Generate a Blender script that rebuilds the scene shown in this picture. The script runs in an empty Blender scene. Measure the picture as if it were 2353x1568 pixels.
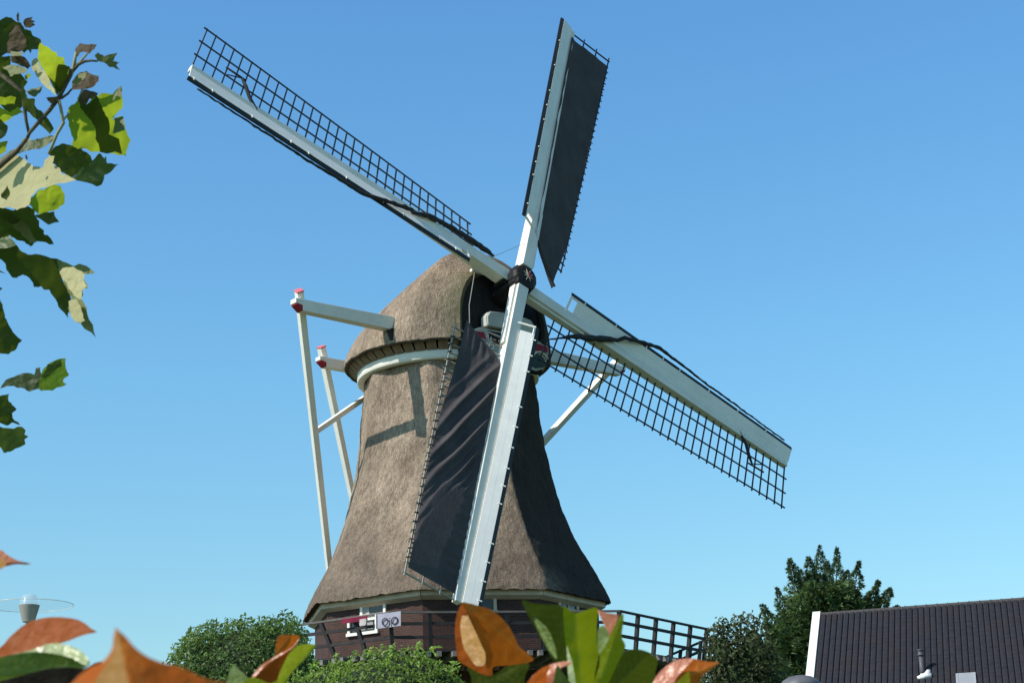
import bpy, math, random
from math import sin, cos, pi, radians, degrees, atan2, sqrt, exp
from mathutils import Vector, Matrix, noise
from mathutils.geometry import delaunay_2d_cdt
random.seed(7)
scene = bpy.context.scene
col = scene.collection
V = Vector

# ------------------------------------------------------------------ camera
FPX, PIT, ROL = 4095.8, 0.2939083, 0.0390222          # focal length for a 2352 px wide picture
CAM = V((0, 0, 1.6))
_up0 = V((0, -sin(PIT), cos(PIT))); _x0 = V((1, 0, 0))
C_FWD = V((0, cos(PIT), sin(PIT)))
C_RIGHT = _x0 * cos(ROL) - _up0 * sin(ROL)
C_UP = _x0 * sin(ROL) + _up0 * cos(ROL)
cam = bpy.data.cameras.new('camera'); camo = bpy.data.objects.new('camera', cam); col.objects.link(camo)
camo.matrix_world = Matrix(((C_RIGHT.x, C_UP.x, -C_FWD.x, CAM.x), (C_RIGHT.y, C_UP.y, -C_FWD.y, CAM.y),
                            (C_RIGHT.z, C_UP.z, -C_FWD.z, CAM.z), (0, 0, 0, 1)))
cam.sensor_width = 36.0; cam.lens = FPX / 2352.0 * 36.0
cam.clip_start = 0.05; cam.clip_end = 6000
cam.dof.use_dof = True; cam.dof.focus_distance = 45.0
cam.dof.aperture_fstop = cam.lens / 2.2
scene.camera = camo

def ray(u, v):
    a = (u - 1176) / FPX; b = -(v - 784) / FPX
    return C_FWD + C_RIGHT * a + C_UP * b
def at(u, v, depth): return CAM + ray(u, v) * depth
def at_z(u, v, z):
    d = ray(u, v); return CAM + d * ((z - CAM.z) / d.z)
def on_plane(u, v, P0, N):
    d = ray(u, v); return CAM + d * ((P0 - CAM).dot(N) / d.dot(N))

# ------------------------------------------------------------------ light and sky
SUN_AZ, SUN_EL = radians(59.5), radians(41.5)
SUN = V((-sin(SUN_AZ) * cos(SUN_EL), -cos(SUN_AZ) * cos(SUN_EL), sin(SUN_EL)))
sl = bpy.data.lights.new('sun', 'SUN'); sl.energy = 5.0; sl.angle = radians(0.5); sl.color = (1.0, 0.94, 0.85)
so = bpy.data.objects.new('sun', sl); col.objects.link(so); so.location = (-40, -30, 60)
so.rotation_euler = SUN.to_track_quat('Z', 'Y').to_euler()
world = bpy.data.worlds.new('World'); scene.world = world; world.use_nodes = True
nt = world.node_tree; nt.nodes.clear()
sky = nt.nodes.new('ShaderNodeTexSky'); sky.sky_type = 'NISHITA'; sky.sun_disc = False
sky.sun_elevation = SUN_EL; sky.sun_rotation = atan2(SUN.x, SUN.y)
sky.altitude = 0; sky.air_density = 1.0; sky.dust_density = 0.6; sky.ozone_density = 2.2
bgn = nt.nodes.new('ShaderNodeBackground'); bgn.inputs[1].default_value = 0.10
wo = nt.nodes.new('ShaderNodeOutputWorld')
# clear-day tint of the sky by height above the horizon
tcw = nt.nodes.new('ShaderNodeTexCoord'); sep = nt.nodes.new('ShaderNodeSeparateXYZ'); nt.links.new(tcw.outputs['Generated'], sep.inputs[0])
rw = nt.nodes.new('ShaderNodeValToRGB'); nt.links.new(sep.outputs['Z'], rw.inputs[0])
SKYT = [(0.0, (1.10, 1.42, 1.40)), (0.11, (1.24, 1.59, 1.48)), (0.27, (1.18, 1.86, 1.91)), (0.46, (1.10, 1.90, 2.22)), (0.70, (0.72, 0.90, 1.0)), (1.0, (0.5, 0.6, 0.68))]
while len(rw.color_ramp.elements) < len(SKYT): rw.color_ramp.elements.new(0.5)
for e, (p_, c_) in zip(rw.color_ramp.elements, SKYT): e.position = p_; e.color = (*[k / 2.5 for k in c_], 1)
vm = nt.nodes.new('ShaderNodeVectorMath'); vm.operation = 'MULTIPLY'; nt.links.new(sky.outputs[0], vm.inputs[0]); nt.links.new(rw.outputs[0], vm.inputs[1])
vs = nt.nodes.new('ShaderNodeVectorMath'); vs.operation = 'SCALE'; vs.inputs['Scale'].default_value = 2.5; nt.links.new(vm.outputs[0], vs.inputs[0])
nt.links.new(vs.outputs[0], bgn.inputs[0]); nt.links.new(bgn.outputs[0], wo.inputs[0])
scene.view_settings.view_transform = 'Standard'; scene.view_settings.look = 'None'
scene.view_settings.exposure = 0; scene.view_settings.gamma = 1
scene.render.engine = 'CYCLES'
scene.cycles.use_denoising = True
scene.cycles.max_bounces = 6

# ------------------------------------------------------------------ materials
def M(name, c1, c2=None, rough=0.7, scale=4.0, stretch=(1, 1, 1), bump=0.0, bscale=None, bstretch=None, spec=0.3,
      detail=6, c3=None, scale3=1.0, amt3=0.5, metal=0.0):
    """principled material: colour noise between c1 and c2, optional large-scale stain c3, optional bump"""
    m = bpy.data.materials.new(name); m.use_nodes = True
    t = m.node_tree; b = t.nodes['Principled BSDF']
    b.inputs['Roughness'].default_value = rough
    b.inputs['Specular IOR Level'].default_value = spec
    b.inputs['Metallic'].default_value = metal
    tc = t.nodes.new('ShaderNodeTexCoord')
    def nz(sc, st, det=detail):
        mp = t.nodes.new('ShaderNodeMapping'); mp.inputs['Scale'].default_value = st
        n = t.nodes.new('ShaderNodeTexNoise'); n.inputs['Scale'].default_value = sc; n.inputs['Detail'].default_value = det
        n.inputs['Roughness'].default_value = 0.62
        t.links.new(tc.outputs['Object'], mp.inputs[0]); t.links.new(mp.outputs[0], n.inputs[0]); return n
    if c2 is None: c2 = tuple(x * 0.8 for x in c1)
    n = nz(scale, stretch)
    r = t.nodes.new('ShaderNodeValToRGB'); r.color_ramp.elements[0].position = 0.34; r.color_ramp.elements[1].position = 0.68
    r.color_ramp.elements[0].color = (*c1, 1); r.color_ramp.elements[1].color = (*c2, 1)
    t.links.new(n.outputs[0], r.inputs[0]); out = r.outputs[0]
    if c3:
        n3 = nz(scale3, (1, 1, 1), 4)
        r3 = t.nodes.new('ShaderNodeValToRGB'); r3.color_ramp.elements[0].position = 0.45; r3.color_ramp.elements[1].position = 0.7
        r3.color_ramp.elements[0].color = (0, 0, 0, 1); r3.color_ramp.elements[1].color = (amt3, amt3, amt3, 1)
        t.links.new(n3.outputs[0], r3.inputs[0])
        mx = t.nodes.new('ShaderNodeMix'); mx.data_type = 'RGBA'
        t.links.new(r3.outputs[0], mx.inputs[0]); t.links.new(out, mx.inputs[6]); mx.inputs[7].default_value = (*c3, 1)
        out = mx.outputs[2]
    t.links.new(out, b.inputs['Base Color'])
    if bump:
        nb = nz(bscale or scale * 2, bstretch or stretch, 8)
        bp = t.nodes.new('ShaderNodeBump'); bp.inputs['Strength'].default_value = min(1, bump); bp.inputs['Distance'].default_value = 0.05 * max(1, bump)
        t.links.new(nb.outputs[0], bp.inputs['Height']); t.links.new(bp.outputs[0], b.inputs['Normal'])
    return m

def leaf_mat(name, c, trans, tw=0.45, rough=0.45, spec=0.4, rib=None, var=0.35, nscale=9.0, bsc=60.0, bdist=0.006, spots=0):
    """leaf: diffuse/gloss front + light passing through; per-leaf tint from the 'tint' attribute, pale midrib from 'rib'"""
    m = bpy.data.materials.new(name); m.use_nodes = True
    t = m.node_tree; b = t.nodes['Principled BSDF']; out = t.nodes['Material Output']
    b.inputs['Roughness'].default_value = rough; b.inputs['Specular IOR Level'].default_value = spec
    at_ = t.nodes.new('ShaderNodeAttribute'); at_.attribute_name = 'tint'
    tc = t.nodes.new('ShaderNodeTexCoord')
    n = t.nodes.new('ShaderNodeTexNoise'); n.inputs['Scale'].default_value = nscale; n.inputs['Detail'].default_value = 5
    t.links.new(tc.outputs['Object'], n.inputs[0])
    ad = t.nodes.new('ShaderNodeMath'); ad.operation = 'ADD'; t.links.new(at_.outputs['Fac'], ad.inputs[0]); t.links.new(n.outputs[0], ad.inputs[1])
    mr = t.nodes.new('ShaderNodeMapRange'); mr.inputs[1].default_value = 0.3; mr.inputs[2].default_value = 1.7
    mr.inputs[3].default_value = 1 - var; mr.inputs[4].default_value = 1 + var
    t.links.new(ad.outputs[0], mr.inputs[0])
    def scaled(cc):
        vm = t.nodes.new('ShaderNodeVectorMath'); vm.operation = 'SCALE'; vm.inputs[0].default_value = cc
        t.links.new(mr.outputs[0], vm.inputs['Scale']); return vm.outputs[0]
    nb = t.nodes.new('ShaderNodeTexNoise'); nb.inputs['Scale'].default_value = bsc; nb.inputs['Detail'].default_value = 4
    t.links.new(tc.outputs['Object'], nb.inputs[0]); bp = t.nodes.new('ShaderNodeBump'); bp.inputs['Strength'].default_value = .5; bp.inputs['Distance'].default_value = bdist
    t.links.new(nb.outputs[0], bp.inputs['Height']); t.links.new(bp.outputs[0], b.inputs['Normal'])
    colr = scaled(c)
    if rib:
        ra = t.nodes.new('ShaderNodeAttribute'); ra.attribute_name = 'rib'
        mx = t.nodes.new('ShaderNodeMix'); mx.data_type = 'RGBA'; mx.inputs[7].default_value = (*rib, 1)
        t.links.new(ra.outputs['Fac'], mx.inputs[0]); t.links.new(colr, mx.inputs[6]); colr = mx.outputs[2]
    if spots:
        ns_ = t.nodes.new('ShaderNodeTexNoise'); ns_.inputs['Scale'].default_value = spots; ns_.inputs['Detail'].default_value = 3
        t.links.new(tc.outputs['Object'], ns_.inputs[0]); rs_ = t.nodes.new('ShaderNodeValToRGB'); rs_.color_ramp.elements[0].position = .66; rs_.color_ramp.elements[1].position = .74
        rs_.color_ramp.elements[0].color = (0, 0, 0, 1); rs_.color_ramp.elements[1].color = (.6, .6, .6, 1); t.links.new(ns_.outputs[0], rs_.inputs[0])
        mx2 = t.nodes.new('ShaderNodeMix'); mx2.data_type = 'RGBA'; t.links.new(rs_.outputs[0], mx2.inputs[0]); t.links.new(colr, mx2.inputs[6]); mx2.inputs[7].default_value = (c[0] * .45 + .03, c[1] * .35 + .015, c[2] * .4 + .004, 1); colr = mx2.outputs[2]
    t.links.new(colr, b.inputs['Base Color'])
    tr = t.nodes.new('ShaderNodeBsdfTranslucent'); t.links.new(scaled(trans), tr.inputs[0])
    ms = t.nodes.new('ShaderNodeMixShader'); ms.inputs[0].default_value = tw
    t.links.new(b.outputs[0], ms.inputs[1]); t.links.new(tr.outputs[0], ms.inputs[2]); t.links.new(ms.outputs[0], out.inputs[0])
    return m

white = M('white_paint', (0.84, 0.81, 0.72), (0.76, 0.73, 0.65), 0.55, 2.0, c3=(0.50, 0.50, 0.46), scale3=0.7, amt3=0.35)
white_bright = M('fresh_white_paint', (0.90, 0.88, 0.80), (0.84, 0.82, 0.75), 0.5, 2.0, c3=(0.66, 0.64, 0.58), scale3=0.8, amt3=0.3)
white_board = M('white_board_paint', (0.90, 0.88, 0.82), (0.84, 0.82, 0.77), 0.6, 3.0, c3=(0.66, 0.66, 0.61), scale3=0.9, amt3=0.35)
cream = M('cream_paint', (0.68, 0.56, 0.40), (0.56, 0.46, 0.33), 0.6, 3.0, c3=(0.35, 0.30, 0.22), scale3=1.2, amt3=0.5)
red_paint = M('red_paint', (0.34, 0.014, 0.035), (0.28, 0.014, 0.03), 0.5, 3)
pink_paint = M('faded_red_paint', (0.72, 0.20, 0.24), (0.64, 0.16, 0.20), 0.5, 3)
green_paint = M('dark_green_paint', (0.035, 0.06, 0.05), (0.05, 0.07, 0.055), 0.5, 3)
black_iron = M('black_iron', (0.006, 0.006, 0.007), (0.011, 0.011, 0.012), 0.6, 5, bump=0.2)
black_wood = M('black_tarred_wood', (0.010, 0.010, 0.013), (0.018, 0.016, 0.016), 0.75, 6, (1, 1, 0.2), bump=0.3)
edge_dark = M('dark_edge_board', (0.018, 0.024, 0.030), (0.03, 0.034, 0.036), 0.6, 5)
lat_dark = M('shaded_lattice', (0.020, 0.028, 0.045), (0.035, 0.042, 0.055), 0.6, 5)  # lattice wood with shade put into its colour
lat_mid = M('weathered_lattice', (0.12, 0.115, 0.11), (0.18, 0.165, 0.15), 0.7, 5)
lat_pale = M('sunlit_lattice', (0.40, 0.37, 0.31), (0.28, 0.26, 0.22), 0.7, 6)  # same lattice wood, sunlit tone put into its colour
gal_wood = M('dark_gallery_wood', (0.018, 0.016, 0.019), (0.036, 0.031, 0.030), 0.75, 4)
rail_m = M('worn_handrail', (0.10, 0.09, 0.085), (0.16, 0.145, 0.135), .8, 2.5)
gal_grey = M('grey_weathered_wood', (0.22, 0.20, 0.19), (0.12, 0.11, 0.105), 0.8, 6)
rope_m = M('furled_canvas', (0.022, 0.024, 0.028), (0.05, 0.05, 0.052), 0.85, 12, bump=0.5)
star_m = M('pale_star_paint', (0.75, 0.62, 0.45), (0.6, 0.5, 0.35), 0.6, 4)
glass_m = M('window_glass', (0.012, 0.014, 0.016), (0.02, 0.022, 0.025), 0.08, 2, spec=0.5)
tip_m = M('rope_grey', (0.35, 0.33, 0.3), None, 0.8)

def canvas_mat():
    m = M('black_canvas', (0.060, 0.054, 0.056), (0.084, 0.076, 0.077), 0.85, 1.6, (1, 1, 0.6), c3=(0.10, 0.095, 0.10), scale3=1.5, amt3=0.35, bump=0.25, bscale=14, bstretch=(1, 1, 0.6), spec=0.15)
    return m
canvas = canvas_mat()

def thatch_mat(name, lit, dk, shade, axis_xy=None):
    """weathered reed: streaks down the slope, blotches, and shade painted dark on the sides turned from the sun"""
    m = bpy.data.materials.new(name); m.use_nodes = True
    t = m.node_tree; b = t.nodes['Principled BSDF']
    b.inputs['Roughness'].default_value = 0.95; b.inputs['Specular IOR Level'].default_value = 0.08
    tc = t.nodes.new('ShaderNodeTexCoord')
    def nz(sc, st, det=6, ro=0.6):
        mp = t.nodes.new('ShaderNodeMapping'); mp.inputs['Scale'].default_value = st
        n = t.nodes.new('ShaderNodeTexNoise'); n.inputs['Scale'].default_value = sc; n.inputs['Detail'].default_value = det; n.inputs['Roughness'].default_value = ro
        t.links.new(tc.outputs['Object'], mp.inputs[0]); t.links.new(mp.outputs[0], n.inputs[0]); return n.outputs[0]
    def ramp(src, p0, c0, p1, c1):
        r = t.nodes.new('ShaderNodeValToRGB'); r.color_ramp.elements[0].position = p0; r.color_ramp.elements[1].position = p1
        r.color_ramp.elements[0].color = (*c0, 1); r.color_ramp.elements[1].color = (*c1, 1); t.links.new(src, r.inputs[0]); return r.outputs[0]
    def mix(fac, a, bb, mode='MIX'):
        x = t.nodes.new('ShaderNodeMix'); x.data_type = 'RGBA'; x.blend_type = mode
        if isinstance(fac, float): x.inputs[0].default_value = fac
        else: t.links.new(fac, x.inputs[0])
        for s, k in ((a, 6), (bb, 7)):
            if isinstance(s, tuple): x.inputs[k].default_value = (*s, 1)
            else: t.links.new(s, x.inputs[k])
        return x.outputs[2]
    blot = ramp(nz(0.9, (1, 1, 0.8), 5), 0.36, dk, 0.64, lit)
    streak = ramp(nz(9, (1, 1, 0.42), 8, 0.72), 0.32, (0.58, 0.56, 0.54), 0.68, (1.22, 1.2, 1.17))
    c = mix(1.0, blot, streak, 'MULTIPLY')
    fine = ramp(nz(34, (1, 1, 0.50), 4, 0.75), 0.34, (0.55, 0.55, 0.55), 0.66, (1.28, 1.27, 1.25))
    c = mix(1.0, c, fine, 'MULTIPLY')
    tears = ramp(nz(5.0, (1, 1, 1.3), 8, 0.78), 0.60, (1, 1, 1), 0.72, (0.42, 0.37, 0.33))
    c = mix(1.0, c, tears, 'MULTIPLY')
    at_ = t.nodes.new('ShaderNodeAttribute'); at_.attribute_name = 'shade_and_tone'
    c = mix(at_.outputs['Fac'], c, ramp(nz(5, (1, 1, 0.3), 6), 0.35, tuple(x * 0.7 for x in shade), 0.7, shade))  # mixes the painted shade colour into the reed
    mo = t.nodes.new('ShaderNodeAttribute'); mo.attribute_name = 'moss'
    mf = t.nodes.new('ShaderNodeMath'); mf.operation = 'MULTIPLY'; t.links.new(mo.outputs['Fac'], mf.inputs[0]); t.links.new(ramp(nz(6, (1, 1, 1), 5), 0.3, (0.2, 0.2, 0.2), 0.6, (1, 1, 1)), mf.inputs[1])
    c = mix(mf.outputs[0], c, (0.10, 0.115, 0.045))
    t.links.new(c, b.inputs['Base Color'])
    ad = t.nodes.new('ShaderNodeMath'); ad.operation = 'ADD'
    t.links.new(nz(14, (1, 1, 0.40), 8, 0.75), ad.inputs[0]); t.links.new(nz(3.0, (1, 1, 0.7), 5), ad.inputs[1])
    bp = t.nodes.new('ShaderNodeBump'); bp.inputs['Strength'].default_value = 0.9; bp.inputs['Distance'].default_value = 0.10
    t.links.new(ad.outputs[0], bp.inputs['Height']); t.links.new(bp.outputs[0], b.inputs['Normal'])
    return m
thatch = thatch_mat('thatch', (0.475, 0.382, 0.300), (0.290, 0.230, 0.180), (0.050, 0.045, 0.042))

def brick_mat(name, c1, c2, mortar, sc=1.0):
    m = bpy.data.materials.new(name); m.use_nodes = True
    t = m.node_tree; b = t.nodes['Principled BSDF']; b.inputs['Roughness'].default_value = 0.9; b.inputs['Specular IOR Level'].default_value = 0.15
    at_ = t.nodes.new('ShaderNodeAttribute'); at_.attribute_name = 'wall'
    br = t.nodes.new('ShaderNodeTexBrick'); br.inputs['Scale'].default_value = 1.0
    br.inputs['Brick Width'].default_value = 0.22 * sc; br.inputs['Row Height'].default_value = 0.065 * sc; br.inputs['Mortar Size'].default_value = 0.008
    br.inputs['Color1'].default_value = (*c1, 1); br.inputs['Color2'].default_value = (*c2, 1); br.inputs['Mortar'].default_value = (*mortar, 1)
    t.links.new(at_.outputs['Vector'], br.inputs[0])
    n = t.nodes.new('ShaderNodeTexNoise'); n.inputs['Scale'].default_value = 1.7; n.inputs['Detail'].default_value = 6
    t.links.new(at_.outputs['Vector'], n.inputs[0])
    mx = t.nodes.new('ShaderNodeMix'); mx.data_type = 'RGBA'; mx.blend_type = 'MULTIPLY'; mx.inputs[0].default_value = 0.7
    r = t.nodes.new('ShaderNodeValToRGB'); r.color_ramp.elements[0].color = (0.5, 0.5, 0.5, 1); r.color_ramp.elements[1].color = (1.3, 1.25, 1.2, 1)
    t.links.new(n.outputs[0], r.inputs[0]); t.links.new(br.outputs[0], mx.inputs[6]); t.links.new(r.outputs[0], mx.inputs[7])
    t.links.new(mx.outputs[2], b.inputs['Base Color']); return m
brick = brick_mat('dark_red_brick', (0.085, 0.043, 0.037), (0.060, 0.032, 0.029), (0.09, 0.07, 0.06))
house_brick = brick_mat('house_brick', (0.26, 0.13, 0.09), (0.2, 0.10, 0.07), (0.3, 0.28, 0.25))

# ------------------------------------------------------------------ mesh builder and tagging
class MB:
    def __init__(s): s.v = []; s.f = []; s.attr = {}
    def add(s, vs, fs):
        o = len(s.v); s.v += [V(p) for p in vs]; s.f += [tuple(i + o for i in f) for f in fs]; return o
    def hexa(s, a, b):            # two quads of four points, joined
        s.add(list(a) + list(b), [(3, 2, 1, 0), (4, 5, 6, 7), (0, 1, 5, 4), (1, 2, 6, 5), (2, 3, 7, 6), (3, 0, 4, 7)])
    def beam(s, p0, p1, w, h, up=V((0, 0, 1)), w1=None, h1=None):
        p0, p1, up = V(p0), V(p1), V(up); d = (p1 - p0).normalized()
        x = d.cross(up); x = (x if x.length > 1e-6 else d.orthogonal()).normalized(); y = x.cross(d).normalized()
        w1 = w if w1 is None else w1; h1 = h if h1 is None else h1
        q = lambda p, a, b: [p + x * (i * a / 2) + y * (j * b / 2) for i, j in ((-1, -1), (1, -1), (1, 1), (-1, 1))]
        s.hexa(q(p0, w, h), q(p1, w1, h1))
    def box(s, c, ax, ay, az):    # centre and three half-axis vectors
        c, ax, ay, az = V(c), V(ax), V(ay), V(az)
        q = lambda k: [c + ax * i + ay * j + az * k for i, j in ((-1, -1), (1, -1), (1, 1), (-1, 1))]
        s.hexa(q(-1), q(1))
    def tube(s, pts, rad, n=8, caps=True):
        pts = [V(p) for p in pts]; rad = rad if isinstance(rad, (list, tuple)) else [rad] * len(pts)
        rings = []; last = None
        for i, p in enumerate(pts):
            d = (pts[min(i + 1, len(pts) - 1)] - pts[max(i - 1, 0)]).normalized()
            x = d.orthogonal().normalized() if last is None else (last - d * last.dot(d)).normalized()
            last = x; y = d.cross(x)
            rings.append(s.add([p + (x * cos(2 * pi * k / n) + y * sin(2 * pi * k / n)) * rad[i] for k in range(n)], []))
        for a, b in zip(rings, rings[1:]):
            s.f += [(a + k, a + (k + 1) % n, b + (k + 1) % n, b + k) for k in range(n)]
        if caps: s.f += [tuple(rings[0] + k for k in range(n))[::-1], tuple(rings[-1] + k for k in range(n))]
    def lathe(s, c, prof, n=32, ax=V((0, 0, 1))):
        c = V(c); z = V(ax).normalized(); x = z.orthogonal().normalized(); y = z.cross(x); rings = []
        for r, h in prof:
            rings.append(s.add([c + z * h + (x * cos(2 * pi * k / n) + y * sin(2 * pi * k / n)) * max(r, 1e-4) for k in range(n)], []))
        for a, b in zip(rings, rings[1:]):
            s.f += [(a + k, a + (k + 1) % n, b + (k + 1) % n, b + k) for k in range(n)]
    def prism(s, poly, ex):       # flat polygon pushed along ex
        ex = V(ex); n = len(poly); o = s.add([V(p) for p in poly] + [V(p) + ex for p in poly], [])
        s.f += [tuple(o + i for i in range(n))[::-1], tuple(o + n + i for i in range(n))]
        s.f += [(o + i, o + (i + 1) % n, o + n + (i + 1) % n, o + n + i) for i in range(n)]
    def grid(s, P, nu, nv):
        o = s.add([P(i, j) for i in range(nu + 1) for j in range(nv + 1)], [])
        w = nv + 1
        s.f += [(o + i * w + j, o + (i + 1) * w + j, o + (i + 1) * w + j + 1, o + i * w + j + 1) for i in range(nu) for j in range(nv)]
    def build(s, name, mat, parent=None, smooth=False, bevel=0):
        org = V(parent['_o']) if parent is not None else V((0, 0, 0))
        me = bpy.data.meshes.new(name); me.from_pydata([p - org for p in s.v], [], s.f); me.validate(); me.update()
        me.materials.append(mat)
        for k, (typ, vals) in s.attr.items():
            a = me.attributes.new(k, typ, 'POINT')
            if typ == 'FLOAT': a.data.foreach_set('value', vals)
            else: a.data.foreach_set('vector', [c for p in vals for c in p])
        if smooth: me.polygons.foreach_set('use_smooth', [True] * len(me.polygons))
        o = bpy.data.objects.new(name, me); col.objects.link(o)
        if parent is not None: o.parent = parent
        o['_o'] = tuple(org)
        if bevel:
            b = o.modifiers.new('bevel', 'BEVEL'); b.width = bevel; b.segments = 2; b.limit_method = 'ANGLE'
        return o

def tag(o, label, cat, group=None, kind=None):
    o['label'] = label; o['category'] = cat
    if group: o['group'] = group
    if kind: o['kind'] = kind
    return o
def thing(name, loc, label, cat, group=None):
    o = bpy.data.objects.new(name, None); col.objects.link(o); o.location = loc; o['_o'] = tuple(loc)
    o.empty_display_size = 0.3
    return tag(o, label, cat, group)
def fnoise(p, s=1.0): return noise.noise(V(p) * s)

# ------------------------------------------------------------------ ground
g = MB(); g.add([(-1500, -600, 0), (1500, -600, 0), (1500, 2500, 0), (-1500, 2500, 0)], [(0, 1, 2, 3)])
go = g.build('ground', M('grass_ground', (0.05, 0.09, 0.025), (0.085, 0.12, 0.04), 0.95, 0.6, c3=(0.11, 0.10, 0.06), scale3=0.08)); go['kind'] = 'structure'

# ------------------------------------------------------------------ the windmill: local frame
AX = V((-2.10839534, 55.45600062, 0))
NH = V((0.6519428, -0.75826815, 0)); T = V((0.75826815, 0.6519428, 0))
N = V((0.63754043, -0.74151689, 0.20903324)); U = V((-0.13627772, 0.15850325, 0.97790854))
H = V((0.24797276, 52.7153325, 17.9322364 + 1.6)); RHO = 0.41118662
TH0 = 0.224537375
Z = V((0, 0, 1))
def W(s, y, z): return AX + NH * s + T * y + Z * (z + 1.6)
def oct_pt(R, ang, z): return AX + V((R * sin(ang), -R * cos(ang), z + 1.6))
CORN = [TH0 + radians(-22.5 + 45 * i) for i in range(8)]     # octagon corners, measured from the viewer's side
mill = thing('windmill', tuple(AX), 'large thatched windmill with white framed lattice sails and a dark brick base', 'windmill')

def oct_r(ang, R, soft=0.015):
    """radius of an octagon with slightly rounded corners"""
    a = (ang - TH0 + pi / 8) % (pi / 4) - pi / 8
    ap = R * cos(pi / 8); r = ap / cos(a)
    return r - soft * R * max(0, (abs(a) - pi / 8 * 0.80) / (pi / 8 * 0.2)) ** 2 * 0.35
PROF = [(8.08, 4.93), (8.30, 4.86), (8.65, 4.68), (9.1, 4.43), (9.8, 4.05), (10.4, 3.78), (10.95, 3.58), (11.5, 3.41), (12.05, 3.28), (12.7, 3.15), (13.35, 3.06), (14.0, 2.97), (14.7, 2.90), (15.3, 2.85), (15.75, 2.83)]
def prof(z):
    for (z0, r0), (z1, r1) in zip(PROF, PROF[1:]):
        if z <= z1: return r0 + (r1 - r0) * (z - z0) / (z1 - z0)
    return PROF[-1][1]
# thatched body
tb = MB(); nu, nv = 320, 130; shade_and_tone = []; moss = []
def tp(i, j):
    a = TH0 + 2 * pi * i / nu; z = 8.08 + (15.75 - 8.08) * j / nv
    r = oct_r(a, prof(z)); x, y = r * sin(a), -r * cos(a)
    if j == 0: z += 0.05 * fnoise((x * 5, y * 5, 3)) - 0.01
    d = 0.035 * fnoise((x, y, z), 1.3) + 0.022 * fnoise((x, y, z * 0.5), 5) + 0.012 * fnoise((x, y, z * .4), 14)
    k = (r + d) / r
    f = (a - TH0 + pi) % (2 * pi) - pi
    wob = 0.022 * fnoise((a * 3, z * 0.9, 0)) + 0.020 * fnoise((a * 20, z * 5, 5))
    e = max(0, min(1, (f + wob - radians(22.3)) / radians(1.2))) * (1 if f < radians(170) else 0)  # faces turned from the sun get shade painted into the reed colour
    if z < 9.2 and f < radians(40): e *= 1 - .55 * max(0, min(1, (9.0 - z) / .6)) * max(0, min(1, (radians(40) - f) / radians(14))) * (.5 + .9 * max(0, fnoise((a * 30, z * 7, 2)) + .3))  # painted shade thinned where the flared foot catches the sun
    shade_and_tone.append(max(min(1, e) * 0.93, 0.46 * max(0, min(1, (10.8 - z + 1.2 * fnoise((x * .6, y * .6, z * .5), 1)) / 2.2)))); moss.append(0.0)  # painted shade, plus a darker tone towards the foot
    return AX + V((x * k, y * k, z + 1.6))
tb.grid(tp, nu, nv)
# thick cut edge of the reed, underneath
lo = [tb.v[i * (nv + 1)] for i in range(nu)]
inn = []
for i in range(nu):
    a = TH0 + 2 * pi * i / nu; r = oct_r(a, 4.62); inn.append(AX + V((r * sin(a), -r * cos(a), 8.10 + 1.6)))
o = tb.add(lo + inn, [(k, k + nu, (k + 1) % nu + nu, (k + 1) % nu) for k in range(nu)])
shade_and_tone += [0.75] * (2 * nu); moss += [0.0] * (2 * nu)
tb.attr = {'shade_and_tone': ('FLOAT', shade_and_tone), 'moss': ('FLOAT', moss)}
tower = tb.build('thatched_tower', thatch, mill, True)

# brick base with window openings left as dark recesses behind the frames
bm = MB(); wallv = []
RB = 4.50
for i in range(8):
    a0, a1 = CORN[i], CORN[(i + 1) % 8] + (2 * pi if i == 7 else 0)
    p = [oct_pt(RB, a0, -1.6), oct_pt(RB, a1, -1.6), oct_pt(RB, a1, 8.0), oct_pt(RB, a0, 8.0)]
    bm.add(p, [(0, 1, 2, 3)]); L = (p[1] - p[0]).length
    wallv += [(0.1, 0, 0), (L + .1, 0, 0), (L + .1, 9.6, 0), (0.1, 9.6, 0)]
bm.attr = {'wall': ('FLOAT_VECTOR', wallv)}
base = bm.build('brick_base', brick, mill)
# cream eave boards: a sloping soffit with an upright fascia, one per side
for i in range(8):
    a0, a1 = CORN[i], CORN[(i + 1) % 8] + (2 * pi if i == 7 else 0)
    e = MB()
    ring = lambda R, z: (oct_pt(R, a0 + 0.002, z), oct_pt(R, a1 - 0.002, z))
    A, B, Cc, D = ring(4.72, 8.09), ring(4.72, 7.93), ring(4.52, 7.83), ring(4.52, 8.05)
    e.add([A[0], A[1], B[0], B[1], Cc[0], Cc[1], D[0], D[1]], [(0, 2, 3, 1), (2, 4, 5, 3), (4, 6, 7, 5), (6, 0, 1, 7), (0, 6, 4, 2), (1, 3, 5, 7)])
    e.build('eave_board', cream, mill)

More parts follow.
